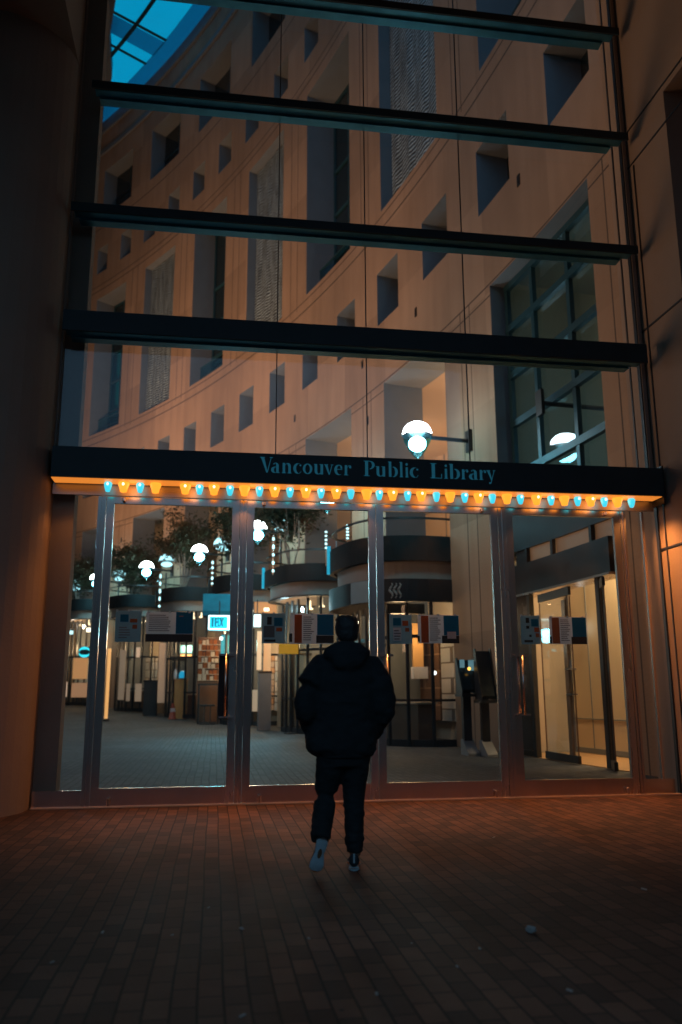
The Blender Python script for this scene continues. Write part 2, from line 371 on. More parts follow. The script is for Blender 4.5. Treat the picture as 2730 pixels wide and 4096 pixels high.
for i, (s0, s1) in enumerate(B_S): OPEN.append(('B%d' % i, s0, s1, 16.05, 24.75))
for s0, s1 in A_S: OPEN.append(('C', s0, s1, 26.5, 28.2))
for s0, s1 in B_S: OPEN.append(('D', s0, s1, 30.3, 33.6))
OPEN.append(('ENT', 4.68, 8.9, 0.0, 10.33))
for s0, s1 in B_S[1:]: OPEN.append(('ARCH', s0, s1, 0.0, 10.33))
sb = sorted({SMIN, SMAX, *[q for o in OPEN for q in (o[1], o[2])]}); 
extra = []
for a, b in zip(sb, sb[1:]):
    n = int((b-a)/.9)
    extra += [a+(b-a)*k/(n+1) for k in range(1, n+1)]
sb = sorted(sb+extra)
zb = sorted({0.0, ZTOP, *[q for o in OPEN for q in (o[3], o[4])]})
w = MB()
idx = {}
def vid(s, z):
    k = (round(s, 4), round(z, 4))
    if k not in idx:
        idx[k] = len(w.v); w.v.append(cp(s, z))
    return idx[k]
for a, b in zip(sb, sb[1:]):
    for c, d in zip(zb, zb[1:]):
        ms, mz = (a+b)/2, (c+d)/2
        if any(o[1] < ms < o[2] and o[3] < mz < o[4] for o in OPEN): continue
        w.f.append((vid(a, c), vid(b, c), vid(b, d), vid(a, d)))
DEPTH = {'A': .85, 'C': .85, 'D': .9, 'E': .45}
wall = w.build('wall', M_WALL, lib, uv=cyl_uv)
# outer face and top so that the wall is a solid thickness
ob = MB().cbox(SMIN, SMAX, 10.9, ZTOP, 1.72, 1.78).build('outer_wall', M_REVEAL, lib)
for kind, s0, s1, z0, z1 in OPEN:
    rv = MB()
    dp = 1.3 if kind[0] == 'B' or kind == 'ARCH' else (.85 if kind in 'AC' else (.9 if kind == 'D' else .5))
    if kind in ('B1', 'B3', 'B5', 'B7'): dp = .42
    n = max(1, int((s1-s0)/.9))
    for k in range(n):
        a, b = s0+(s1-s0)*k/n, s0+(s1-s0)*(k+1)/n
        if z0 > 0: rv.add([cp(a, z0), cp(b, z0), cp(b, z0, dp), cp(a, z0, dp)], [(0, 1, 2, 3)])
        rv.add([cp(a, z1), cp(b, z1), cp(b, z1, dp), cp(a, z1, dp)], [(0, 1, 2, 3)])
    for s in (s0, s1): rv.add([cp(s, z0), cp(s, z1), cp(s, z1, dp), cp(s, z0, dp)], [(0, 1, 2, 3)])
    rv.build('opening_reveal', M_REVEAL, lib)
M_CYAN_SKYPANE = glass('dusk_pane', (.10, .92, 1.0), .4)
for kind, s0, s1, z0, z1 in OPEN:
    if kind in ('A', 'C', 'D'):
        dp = .85 if kind != 'D' else .9
        wn = MB().cbox(s0+.002, s1-.002, z0+.002, z1-.002, dp-.01, dp+.02).build('window', M_WINGLASS, lib)
        if kind == 'A' or kind == 'D':
            fr = MB(); c = (s0+s1)/2
            fr.cbox(c-.03, c+.03, z0, z1, dp-.06, dp-.012); fr.cbox(s0, s1, (z0+z1)/2-.03, (z0+z1)/2+.03, dp-.055, dp-.012)
            fr.build('window_bars', M_MULL, wn)
    elif kind[0] == 'B':
        if kind in ('B1', 'B3', 'B5', 'B7'):
            p = MB(); n = 12
            for k in range(n):
                a, b = s0+.03+(s1-s0-.06)*k/n, s0+.03+(s1-s0-.06)*(k+1)/n
                o0, o1 = .40+.03*math.sin(k*2.1), .40+.03*math.sin((k+1)*2.1)
                p.add([cp(a, z0+.02, o0), cp(b, z0+.02, o1), cp(b, z1-.02, o1), cp(a, z1-.02, o0)], [(0, 1, 2, 3)])
            p.build('metal_screen', M_SCREEN, lib, uv=cyl_uv)
        else:
            fr = MB(); dp = 1.25
            for z in (z0+.05, z0+1.4, z0+1.75, z0+3.6, z0+5.5, z1-.06): fr.cbox(s0, s1, z-.06, z+.06, dp-.08, dp+.02)
            for k in range(4):
                s = s0+.06+(s1-s0-.12)*k/3; fr.cbox(s-.05, s+.05, z0, z1, dp-.07, dp+.015)
            if kind == 'B6':           # the far opening with the dusk sky standing behind it
                wn = MB().cbox(s0+.002, s1-.002, z0+.002, 21.6, dp-.02, dp-.01).build('window', M_CYAN_SKYPANE, lib)
                MB().cbox(s0+.002, s1-.002, 21.6, z1-.002, dp-.02, dp).build('window', M_WINGLASS, lib)
            else:
                wn = MB().cbox(s0+.002, s1-.002, z0+.002, z1-.002, dp-.02, dp).build('window', M_WINGLASS, lib)
            fr.build('window_bars', M_MULL, wn)
            rl = MB()       # rail across the opening
            rl.cbox(s0, s1, z0+1.08, z0+1.13, .55, .6); rl.cbox(s0, s1, z0+.55, z0+.58, .56, .59)
            rl.build('railing', M_MULL, lib)
            MB().cbox(s0+.01, s1-.01, z0+.004, z0+1.05, .57, .58).build('railing_glass', glass('rail_glass', (.6, .8, .85), .8), lib)
# cornice
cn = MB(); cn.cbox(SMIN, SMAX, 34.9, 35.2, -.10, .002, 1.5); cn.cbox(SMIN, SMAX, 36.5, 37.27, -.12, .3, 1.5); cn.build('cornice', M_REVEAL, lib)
# small scuppers / anchor holes seen on the wall
for s, z in ((7.3, 12.0), (13.1, 11.6), (16.9, 11.5), (22.5, 11.4), (16.55, 9.5), (22.6, 9.4), (34.2, 9.4), (39.7, 9.3), (28.4, 11.2)):
    MB().cbox(s-.06, s+.06, z-.13, z+.13, -.02, .015).build('scupper', M_BLACK, lib)

# arcade behind the ground-floor openings
ar = MB(); ar.cbox(9.3, SMAX, 0, 10.6, 6.0, 6.1, 1.5); ar.build('arcade_back_wall', M_CEIL, lib)
ac = MB(); ac.cbox(9.3, SMAX, 10.5, 10.6, 1.0, 6.0, 1.5); ac.build('arcade_ceiling', M_CEIL, lib)
MB().cbox(9.1, 9.3, 0, 10.6, .05, 6.1).build('arcade_end_wall', M_CEIL, lib)
jl = MB()
for s in (12.2, 13.6, 15.0, 18.5, 20.0, 21.4, 24, 26, 28): jl.cbox(s-.02, s+.02, 0.02, 10.48, 5.975, 5.998)
jl.cbox(9.31, SMAX, 8.3, 8.34, 5.97, 5.995, 1.5); jl.build('panel_joints', M_REVEAL, lib)
# arcade uplighters (warm glow on the vault in the photo)
for s, e in ((13.6, 170), (19.9, 120), (25.6, 45), (31.4, 25)):
    light('arcade_uplight', 'AREA', cp(s, 6.6, 2.8), e, (1, .5, .2), cp(s, 10.5, 3.6), size=1.4)

# ---- glazed roof over the concourse
roof = thing('glazed_roof', cp(30, 37.4, -3), 'blue dusk-lit glass roof with broad cross beams above the curved wall', 'roof')
M_ROOFGLASS = glass('roof_glass', (.10, .94, 1.0), .4)
mt, tt, bb = newmat('translucent_roof_beam'); 
for n_ in list(tt.nodes):
    if n_.type != 'OUTPUT_MATERIAL': tt.nodes.remove(n_)
_o = [n_ for n_ in tt.nodes if n_.type == 'OUTPUT_MATERIAL'][0]
_d = N(tt, 'ShaderNodeBsdfDiffuse'); _d.inputs[0].default_value = (.06, .08, .09, 1); _t = N(tt, 'ShaderNodeBsdfTranslucent'); _t.inputs[0].default_value = (.40, .62, .72, 1)
_m = N(tt, 'ShaderNodeMixShader'); _m.inputs[0].default_value = .85; tt.links.new(_d.outputs[0], _m.inputs[1]); tt.links.new(_t.outputs[0], _m.inputs[2]); tt.links.new(_m.outputs[0], _o.inputs[0])
M_RBEAM = mt
ZR = 37.3
pn = MB().cbox(6, SMAX, ZR, ZR+.03, -16, 1.7, 1.5); pn.build('roof_pane', M_ROOFGLASS, roof)
rb = MB()
rb.cbox(6, SMAX, ZR-.02, ZR-.01, -.95, 1.7, 1.5)
rb.build('edge_beam', M_RBEAM, roof)
for k in range(9):
    s = 11.6+6.05*k
    MB().cbox(s, s+1.35, ZR-.03, ZR-.02, -16, -.9, .7).build('cross_beam', M_RBEAM, roof)
    MB().cbox(s+2.1, s+2.3, ZR-.05, ZR-.03, -16, -.9, .7).build('glazing_bar', M_MULL, roof)
    MB().cbox(s-.3, s-.1, ZR-.05, ZR-.03, -16, -.9, .7).build('glazing_bar', M_MULL, roof)
for o_ in (-2.75, -4.9, -7.0): MB().cbox(6, SMAX, ZR-.07, ZR-.05, o_-.11, o_+.11, 1.5).build('glazing_bar', M_MULL, roof)
# solid slab roof beyond the skylight, over the left half of the concourse
sl = MB(); edge = [(-4.0, 0.5), (-5.3, 20), (-6.1, 28.7), (-6.7, 31.2), (-6.95, 34.5), (-9.3, 42), (-13, 52), (-22, 66)]
rg = []
for x, y in edge: rg.append([Vector((-60, y, 36.9)), Vector((x, y, 36.9)), Vector((x, y, 37.9)), Vector((-60, y, 37.9))])
sl.rings(rg); struct_roof = sl.build('roof_slab', M_REVEAL, lib)

# office block closing the far left side of the concourse (seen only as the dark flank of the roof)
opp = thing('office_block', (-22, 20, 0), 'dark office block flank on the left of the concourse below the roof slab', 'building')
MB().box(-34, -13, 0.5, 70, 0, 36.9).build('wall', M_REVEAL, opp)
MB().box(-60, 40, 75, 76, 0, 36).build('end_wall', M_REVEAL, opp)

# ================================================================== PORTICO (camera side)
port = thing('entrance_portico', (2, -1, 0), 'shadowed concrete entrance portico framing the glass doors on both sides', 'building')
# left pier with a broad rounded outer corner, and square right pier
poly = [(-1.95, 0.02)]+[(-2.80+.85*math.cos(a), -.14-.85*math.sin(a)) for a in [math.pi/2*k/10 for k in range(11)]]+[(-9, -.99), (-9, 0.02)]
MB().prism(poly, (0, 0, 0), (1, 0, 0), (0, 1, 0), (0, 0, 9.2)).build('pier', M_CONC, port)
pj = MB()
pr = [(-1.952+.0, -.35)]
MB().box(5.68, 9.5, -1.05, .02, 0, 9.0).build('pier', M_CONC, port)
MB().box(5.668, 5.9, .021, .5, 0, 12.4).build('jamb', M_CONC, port)
MB().box(-2.6, -1.95, .02, .4, 0, 12.4).build('jamb', M_CONC, port)
MB().box(5.68, 9.5, -9, .02, 9.0, 12.4).build('lintel', M_CONC, port)
MB().box(-9, -1.95, -9, .02, 9.2, 12.4).build('lintel', M_CONC, port)
MB().box(-9.5, 10, -17, .6, 12.4, 13.0).build('ceiling', M_CONC, port)
# joints on the piers
jj = MB()
jj.box(5.668, 5.68, -1.05, -.002, 6.02, 6.045); jj.box(5.668, 5.68, -1.05, -.002, 3.0, 3.025)
for z in (8.55, 9.1): jj.box(5.670, 5.68, -6, -.002, z-.012, z+.012)
jj.box(5.666, 5.679, -.185, -.165, 0, 8.5)
jj.build('pier_joints', M_BLACK, port)
# side walls of the street front either side and across the street (they shade the portico)
MB().box(-30, -9, -9, 0, 0, 20).build('side_wall', M_CONC, port)
MB().box(9.5, 30, -9, 0, 0, 20).build('side_wall', M_CONC, port)
MB().box(-1.95, 5.66, .02, .6, 12.0, 13.0).build('ceiling', M_CONC, port) if False else None
far = thing('street_building', (2, -44, 0), 'dark block across the street behind the plaza', 'building')
MB().box(-60, 60, -60, -42, 0, 14).build('wall', mat('far_block', (.08, .075, .07), .9), far)
# interior pier seen behind the left sidelight
MB().box(-2.2, -1.70, .12, .36, 0, 10.6).build('interior_pier', M_CONC, port)

# ================================================================== GLASS CURTAIN WALL with transom beams
cw = thing('glass_curtain_wall', (1.9, 0, 3.7), 'tall frameless glass wall above the doors crossed by four black steel beams', 'glass wall')
zt = [3.70, 5.60, 7.05, 8.82, 10.55, 12.35]; xj = [-1.93, .68, 1.833, 3.168, 5.588]
for a, b in zip(zt, zt[1:]):
    for c, d in zip(xj, xj[1:]):
        MB().box(c+.005, d-.005, -.006, .006, a+.004, b-.004).build('glass_pane', M_GLASS, cw)
sj = MB()
for i, x in enumerate(xj[1:-1]): sj.box(x-.006, x+.006, -.012, .012, 3.7, 12.35)
sj.build('silicone_joint', M_BLACK, cw)
M_BRONZE = mat('bronze_frame', (.27, .21, .175), .5, metal=.3, var=.12, stretch=(1, 1, .1))
fm = MB(); fm.box(5.602, 5.652, -.05, .06, 3.70, 12.35); fm.build('frame_post', M_BRONZE, cw)
fm = MB(); fm.box(5.588, 5.600, -.03, .04, 3.70, 12.35); fm.box(5.654, 5.664, -.03, .03, .012, 12.35); fm.build('gasket', M_BLACK, cw)
fm = MB(); fm.box(5.48, 5.495, .03, .06, 3.70, 12.35); fm.build('gasket', M_BLACK, cw)
fm = MB(); fm.box(-1.948, -1.93, -.05, .06, 3.70, 12.35); fm.build('frame_post', M_BRONZE, cw)
MB().box(-2.6, -1.95, -.004, .03, 3.7, 12.4).build('side_infill', M_CONC, cw)
for z, x0, fh in ((5.722, -1.90, .26), (7.157, -1.90, .115), (8.905, -1.75, .115), (10.63, -1.75, .11)):
    b = MB().box(x0, 5.552, -.32, -.295, z-fh, z); b.box(x0+.01, 5.54, -.295, -.2, z-.028, z-.004)
    be = b.build('transom_beam', M_BEAM, cw)
    zz = z-fh
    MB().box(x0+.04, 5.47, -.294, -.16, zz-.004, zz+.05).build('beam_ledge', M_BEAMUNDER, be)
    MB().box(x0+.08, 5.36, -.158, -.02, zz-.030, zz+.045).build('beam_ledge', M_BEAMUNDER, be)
    bk = MB()
    for x in (-1.2, .68, 1.833, 3.168, 5.2): bk.box(x-.02, x+.02, -.28, -.008, zz+.05, zz+.075)
    bk.build('beam_bracket', M_BEAM, be)

# ================================================================== HEADER with lettering
hd = thing('entrance_header', (1.84, -.3, 3.83), 'black header beam lettered Vancouver Public Library above the doors', 'header beam')
MB().box(-1.905, 5.592, -.36, -.02, 3.646, 4.01).build('beam', M_BEAM, hd)
MB().box(-1.93, 5.655, -.02, .05, 3.646, 3.70).build('beam_rail', M_BEAM, hd)
MB().box(5.594, 5.62, -.34, -.06, 3.56, 4.05).build('end_plate', M_DARKSTEEL, hd)
# glyphs: hand-drawn high-contrast roman, cap height 1, x height .66
def ell_pts(cx, cy, rx, ry, a0, a1, n=14):
    return [(cx+rx*math.cos(rad(a0+(a1-a0)*k/n)), cy+ry*math.sin(rad(a0+(a1-a0)*k/n))) for k in range(n+1)]
def cres(cx, cy, ox, oy, ix, iy, sh, a0, a1):
    return ell_pts(cx, cy, ox, oy, a0, a1)+ell_pts(cx+sh, cy, ix, iy, a1, a0)
def R_(x0, x1, y0, y1): return [(x0, y0), (x1, y0), (x1, y1), (x0, y1)]
XH = .66; HW = .035
def glyph(ch):
    if ch == 'V': return [[(.02, 1), (.26, 1), (.53, .0), (.43, 0)], [(.76, 1), (.80, 1), (.53, 0), (.49, .1)], R_(-.04, .32, .97, 1.0), R_(.66, .90, .97, 1.0)]
    if ch == 'a': return [R_(.31, .46, 0, .46), cres(.28, .46, .18, .20, .06, .17, -.03, 0, 150), cres(.21, .19, .21, .20, .10, .17, .06, 80, 290), R_(.2, .33, .37, .40), R_(.46, .53, 0, .03)]
    if ch == 'n': return [R_(.05, .20, 0, XH), R_(.40, .55, 0, .48), cres(.37, .46, .18, .20, .06, .16, -.06, 0, 150), R_(0, .26, 0, .03), R_(.35, .60, 0, .03)]
    if ch == 'c': return [cres(.27, .33, .27, .34, .20, .32, .10, 75, 285), ell_pts(.44, .54, .055, .06, 0, 340), cres(.30, .33, .22, .34, .20, .315, .0, 290, 330)]
    if ch == 'o': return [cres(.29, .33, .28, .34, .19, .315, .05, 93, 267), cres(.29, .33, .28, .34, .19, .315, -.05, -87, 87)]
    if ch == 'u': return [R_(.05, .20, .16, XH), R_(.40, .55, 0, XH), cres(.25, .18, .20, .19, .08, .15, .04, 180, 330), R_(0, .1, .63, XH), R_(.34, .42, .63, XH)]
    if ch == 'v': return [[(.02, XH), (.20, XH), (.38, 0), (.30, 0)], [(.52, XH), (.56, XH), (.38, 0), (.34, .08)], R_(-.02, .26, .635, XH), R_(.44, .62, .635, XH)]
    if ch == 'e': return [cres(.27, .33, .27, .34, .20, .315, .10, 75, 300), R_(.12, .50, .35, .385), cres(.31, .48, .20, .18, .11, .155, -.02, -20, 85)]
    if ch == 'r': return [R_(.05, .20, 0, XH), R_(0, .27, 0, .03), ell_pts(.40, .54, .07, .08, 0, 340), cres(.36, .44, .16, .22, .12, .19, 0, 60, 160)]
    if ch == 'P': return [R_(.08, .25, 0, 1), R_(0, .34, 0, .03), R_(0, .34, .97, 1), cres(.34, .73, .30, .27, .14, .24, 0, -88, 88)]
    if ch == 'b': return [R_(.05, .20, 0, 1), cres(.33, .33, .26, .34, .13, .31, -.03, -100, 100), R_(0, .12, .97, 1)]
    if ch == 'l': return [R_(.05, .20, 0, 1), R_(0, .25, 0, .03), R_(0, .1, .97, 1)]
    if ch == 'i': return [R_(.05, .20, 0, XH), R_(0, .25, 0, .03), ell_pts(.125, .86, .08, .085, 0, 340)]
    if ch == 'L': return [R_(.08, .25, 0, 1), R_(0, .34, .97, 1), R_(0, .62, 0, .035), R_(.585, .62, .03, .30)]
    if ch == 'y': return [[(.02, XH), (.20, XH), (.38, .0), (.30, 0)], [(.52, XH), (.56, XH), (.30, -.22), (.26, -.22)], R_(-.02, .26, .635, XH), R_(.44, .62, .635, XH), ell_pts(.22, -.2, .07, .06, 0, 340)]
    return []
# letter positions along the header in metres at the fascia
LET = [('V', 1040, 1092), ('a', 1085, 1120), ('n', 1128, 1167), ('c', 1174, 1206), ('o', 1212, 1250), ('u', 1256, 1293), ('v', 1297, 1334), ('e', 1338, 1370), ('r', 1377, 1406),
       ('P', 1456, 1500), ('u', 1504, 1541), ('b', 1553, 1592), ('l', 1599, 1613), ('i', 1621, 1635), ('c', 1640, 1674),
       ('L', 1722, 1768), ('i', 1777, 1792), ('b', 1798, 1840), ('r', 1846, 1874), ('a', 1876, 1912), ('r', 1917, 1945), ('y', 1946, 1982)]
M_LET = mat('turquoise_lettering', (.10, .42, .52), .45, var=.25, scale=5, emit=(.05, .50, .75), estr=.085)  # faint glow added to lift the letters off the fascia
for ch, a, b in LET:
    lt = MB()
    x0 = FAC(a, 1880, -.362).x; x1 = FAC(b, 1880, -.362).x; gl = glyph(ch)
    mn = min(p[0] for q in gl for p in q); mxx = max(p[0] for q in gl for p in q); sx = (x1-x0)/(mxx-mn)
    for q in gl:
        lt.prism([((px-mn)*sx, py*.188) for px, py in q], (x0, -.361, 3.775), (1, 0, 0), (0, 0, 1), (0, -.008, 0))
    lt.build('letter', M_LET, hd)

# ================================================================== MARQUEE BULB RAIL
mr = thing('marquee_light_rail', (2, -.05, 3.57), 'steel rail of alternating orange and turquoise bulbs under the header', 'string lights')
MB().box(-1.93, 5.60, -.055, -.012, 3.512, 3.645).build('rail', mat('satin_rail', (.55, .5, .46), .42, metal=.9, var=.1), mr)
MB().box(-1.90, 5.57, -.34, -.10, 3.637, 3.644).build('soffit_strip', emis('soffit_glow', (1.0, .30, .04), .75), mr)  # bulb glow on the soffit is put in as emission
cy_px = [432, 561, 799, 921, 1039, 1161, 1285, 1404, 1518, 1631, 1746, 1859, 1969, 2081, 2203, 2309, 2415, 2523]
or_px = [495, 623, 742, 857, 979, 1100, 1224, 1346, 1467, 1571, 1685, 1801, 1915, 2027, 2145, 2256, 2361, 2467]
M_OBULB = emis('orange_bulb', (1.0, .30, .025), 1.6); M_CBULB = emis('turquoise_bulb', (.06, .75, .95), .95)
M_HOT = emis('bulb_filament', (1.0, .82, .55), 2.2); M_HOTC = emis('bulb_core', (.75, 1, 1), 1.4)
random.seed(3)
for px, m_, hot, big in [(p, M_CBULB, M_HOTC, 0) for p in cy_px]+[(p, M_OBULB, M_HOT, 1) for p in or_px]:
    x = FAC(px, 1950, -.2).x
    if big: prof = [(.060, .0), (.066, -.012), (.062, -.035), (.048, -.07), (.038, -.112), (.014, -.12)]
    else: prof = [(.034, 0), (.046, -.014), (.046, -.036), (.035, -.08), (.024, -.112), (.008, -.118)]
    b = MB().lathe(prof, (x, -.2, 3.637), 12).build('bulb', m_, mr, smooth=True)
    if random.random() < .72: MB().lathe([(.004, 0), (.013, -.006), (.015, -.02), (.009, -.032)], (x, -.2+(-.068 if big else -.049), 3.622), 10).build('bulb_core', hot, b, smooth=True)
for k in (0, 2, 4, 6, 8, 10, 12, 14, 16, 17):
    x = FAC(or_px[k], 1950, -.2).x
    light('bulb_glow', 'POINT', (x+.1, -.2, 3.60), .85, ORANGE, shadow_soft_size=.09)
    light('bulb_light', 'SPOT', (x, -.21, 3.52), 80, ORANGE, (x, -.21, 0), spot_size=rad(112), spot_blend=1.0, shadow_soft_size=.04)

light('bulb_light', 'SPOT', (5.24, -.22, 3.52), 95, ORANGE, (5.5, -.2, 1.6), spot_size=rad(128), spot_blend=1.0, shadow_soft_size=.05)
light('bulb_light', 'SPOT', (-1.58, -.2, 3.50), 8, ORANGE, (-1.9, -.02, 2.2), spot_size=rad(100), spot_blend=1.0, shadow_soft_size=.05)

# ================================================================== DOORS
DOORS = [(-1.31, .255, 'R'), (.345, 1.922, 'N'), (1.93, 3.49, 'L'), (3.60, 5.135, 'L')]
DL = ['leftmost of the four steel framed glass entrance doors, with two notices', 'second glass door from the left, behind the walking person',
      'third glass door from the left, in front of the dark terminals', 'rightmost glass door, in front of the lit library vestibule']
DT = 3.505
for (x0, x1, hs), lb in zip(DOORS, DL):
    d = thing('entrance_door', ((x0+x1)/2, 0, 0), lb, 'door', 'glass entrance doors')
    MB().box(x0+.085, x1-.085, -.006, .006, .19, 3.43).build('glass', M_DOORGLASS, d)
    MB().box(x0, x0+.088, -.025, .025, .012, DT).build('stile', M_STEEL, d)
    MB().box(x1-.088, x1, -.025, .025, .012, DT).build('stile', M_STEEL, d)
    MB().box(x0+.0885, x1-.0885, -.024, .024, 3.425, DT).build('top_rail', M_STEEL, d)
    br_ = MB().box(x0+.0885, x1-.0885, -.024, .024, .012, .185); br_.box(x0+.0885, x1-.0885, -.034, .02, .186, .198)
    br_.build('bottom_rail', M_STEEL, d)
    kx = x0+.2 if hs in 'RN' else x1-.17
    MB().lathe([(.016, .02), (.022, .03), (.022, .09), (.016, .1)], (kx, -.06, 0), 12).build('door_stop', M_STEEL, d)
    MB().lathe([(.012, 0), (.02, .01), (.02, .045), (.01, .055)], (x0+.2 if hs != 'L' else x1-.2, -.05, 3.44), 12).build('door_stop', M_STEEL, d)
    if hs != 'N':
        hx = x1-.10 if hs == 'R' else x0+.08
        h = MB().tube([(hx-.02 if hs == 'R' else hx+.02, -.10, .95), (hx-.02 if hs == 'R' else hx+.02, -.10, 1.66)], .014, 10)
        ho = h.build('handle', M_STEEL, d, smooth=True)
        a, b = (hx-.09, hx+.07) if hs == 'R' else (hx-.06, hx+.09)
        mt_ = MB()
        for z in (.955, 1.655): mt_.box(a, b, -.112, -.028, z-.011, z+.011)
        mt_.build('handle_mount', M_STEEL, ho)
        if hs == 'R': MB().box(hx-.10, hx+.012, -.034, -.027, .93, 1.67).build('push_plate', M_DARKSTEEL, d)
fr = thing('door_frame', (1.9, 0, 0), 'steel door frame posts and threshold round the four glass doors', 'door frame')
for a, b in ((-1.405, -1.315), (.26, .34), (3.495, 3.595), (5.14, 5.21)):
    q = MB(); m_ = (a+b)/2
    q.box(a, m_-.008, -.035, .035, .012, DT); q.box(m_+.008, b, -.035, .035, .012, DT); q.box(m_-.008, m_+.008, -.015, .03, .012, DT)
    q.build('frame_post', M_STEEL, fr)
MB().box(-1.93, 5.66, -.06, .06, .0, .012).build('threshold', mat('brass_threshold', (.85, .62, .42), .45, metal=.35, var=.1), fr)
for x0, x1, lb in ((-1.93, -1.406, 'narrow fixed glass sidelight at the left end beside the dark pier'), (5.211, 5.60, 'narrow fixed glass sidelight at the right end beside the orange lit wall')):
    d = thing('side_window', ((x0+x1)/2, 0, 0), lb, 'side window')
    MB().box(x0+.004, x1-.004, -.006, .006, .18, DT).build('glass', M_DOORGLASS, d)
    MB().box(x0+.004, x1-.004, -.022, .022, .012, .182).build('kick_plate', M_STEEL, d)
    if x0 > 0:
        MB().box(5.44, 5.47, -.02, .02, .183, DT).build('glazing_bar', M_STEEL, d)

# ================================================================== NOTICES taped inside the door glass
def notice(x0, x1, z0, z1, lb, base, panels, tape=True, texts=()):
    t = thing('notice', ((x0+x1)/2, .02, z0), lb, 'notice', 'notices taped to the doors')
    MB().box(x0, x1, .012, .0145, z0, z1).build('sheet', base, t)
    W_, H_ = x1-x0, z1-z0
    for nm, m_, a, b, c, d in panels:
        MB().box(x0+a*W_, x0+b*W_, .0095, .0115, z0+c*H_, z0+d*H_).build(nm, m_, t)
    tx = MB()
    for a, b, c, d, n in texts:
        for k in range(n):
            zc = z0+(c+(d-c)*(k+.5)/n)*H_; hh = (d-c)/n*H_*.22; e = b-(b-a)*random.random()*.35
            tx.box(x0+a*W_, x0+e*W_, .0075, .009, zc-hh, zc+hh)
    if texts: tx.build('text_lines', M_GREYP, t)
    if tape:
        tp = MB()
        for a in (.05, .5, .92): tp.box(x0+a*W_-.012, x0+a*W_+.012, .007, .0085, z1-.012, z1+.012)
        tp.build('tape', mat('clear_tape', (.5, .62, .68), .3), t)
    return t
notice(-1.141, -.848, 1.804, 2.162, 'pale plastic sleeve notice at the left of the leftmost door', M_PALEBLUE, [('blue_panel', M_BLUEP, .18, .5, .64, .88), ('orange_panel', M_ORNP, .56, .84, .62, .74), ('orange_panel', M_ORNP, .66, .84, .42, .55)], texts=[(.15, .6, .1, .5, 5)])
notice(-.796, -.258, 1.806, 2.151, 'wide white and blue notice with a black foot strip on the leftmost door', M_PAPER, [('blue_panel', M_BLUEP, .635, 1.0, .27, 1.0), ('black_strip', M_BLKP, 0, 1, 0, .26)], texts=[(.06, .58, .34, .92, 9), (.7, .82, .82, .9, 1)])
notice(.547, .818, 1.794, 2.147, 'pale blue poster of a masked figure left on the second door', M_PALEBLUE, [('figure', M_BLKP, .22, .42, .62, .88), ('figure_body', mat('figure_blue', (.08, .13, .16), .6), .08, .55, .2, .58), ('blue_panel', M_BLUEP, .52, .9, .58, .86), ('orange_panel', M_ORNP, .62, .88, .4, .52), ('dark_strip', M_BLKP, .1, .6, .05, .13)])
notice(.88, 1.402, 1.79, 2.148, 'white notice with orange stripe and blue page partly behind the person', M_PAPER, [('orange_panel', M_ORNP, .10, .27, .03, .96), ('blue_panel', M_BLUEP, .62, 1.0, .29, .98), ('black_strip', M_BLKP, .60, 1.0, .03, .28), ('black_corner', M_BLKP, -.02, .05, .06, .34)], texts=[(.30, .56, .1, .92, 12)])
notice(2.084, 2.361, 1.795, 2.144, 'pale poster with one blue and two orange squares on the third door', M_PALEBLUE, [('blue_panel', M_BLUEP, .16, .52, .63, .9), ('orange_panel', M_ORNP, .58, .84, .62, .8), ('orange_panel', M_ORNP, .7, .88, .42, .55), ('white_panel', M_PAPER, .16, .52, .1, .56)], texts=[(.2, .5, .12, .5, 4)])
notice(2.435, 2.95, 1.804, 2.148, 'notice on the third door with orange stripe and small white label on blue', M_PAPER, [('orange_panel', M_ORNP, .08, .26, .02, .97), ('blue_panel', M_BLUEP, .63, 1.0, .28, .98), ('black_strip', M_BLKP, .58, 1.0, .0, .27), ('black_corner', M_BLKP, -.01, .04, .05, .26)], texts=[(.29, .56, .08, .92, 12)])
_t = MB().box(2.80, 2.91, .006, .0075, 1.86, 1.945); 
lbl = _t.build('white_label', M_PAPER, [o for o in COL.objects if o.get('label', '').startswith('notice on the third door')][0])
notice(3.743, 3.99, 1.80, 2.151, 'pale blue notice with round head icons at the left of the rightmost door', M_PALEBLUE, [('figure', M_BLKP, .27, .45, .74, .92), ('blue_panel', M_BLUEP, .55, .92, .62, .88), ('orange_panel', M_ORNP, .70, .95, .42, .58), ('orange_panel', M_ORNP, .76, .94, .24, .38), ('icon', M_BLKP, .28, .44, .54, .64), ('icon', M_BLKP, .42, .54, .25, .33), ('dark_strip', M_BLKP, .15, .6, .06, .14)])
notice(4.114, 4.597, 1.802, 2.139, 'notice with brown stripe and blue page on the rightmost door', M_PAPER, [('orange_panel', mat('brown_print', (.30, .095, .03), .6), .07, .27, .02, .97), ('blue_panel', M_BLUEP, .62, 1.0, .27, .98), ('black_strip', M_BLKP, .58, 1.0, .0, .27), ('black_corner', M_BLKP, -.01, .05, .02, .28)], texts=[(.30, .56, .1, .92, 12)])

def PROJ(v):
    d = Vector(v)-CAM; z = d.dot(_f); return 1365+FPX*d.dot(_r)/z, 2048-FPX*d.dot(_u)/z
def at_depth(px0, px1, py0, py1, y):      # upright rectangle of an object standing at depth y: x0,x1,z0,z1
    a = FAC(px0, (py0+py1)/2, y).x; b = FAC(px1, (py0+py1)/2, y).x; pm = (px0+px1)/2
    return a, b, FAC(pm, py1, y).z, FAC(pm, py0, y).z

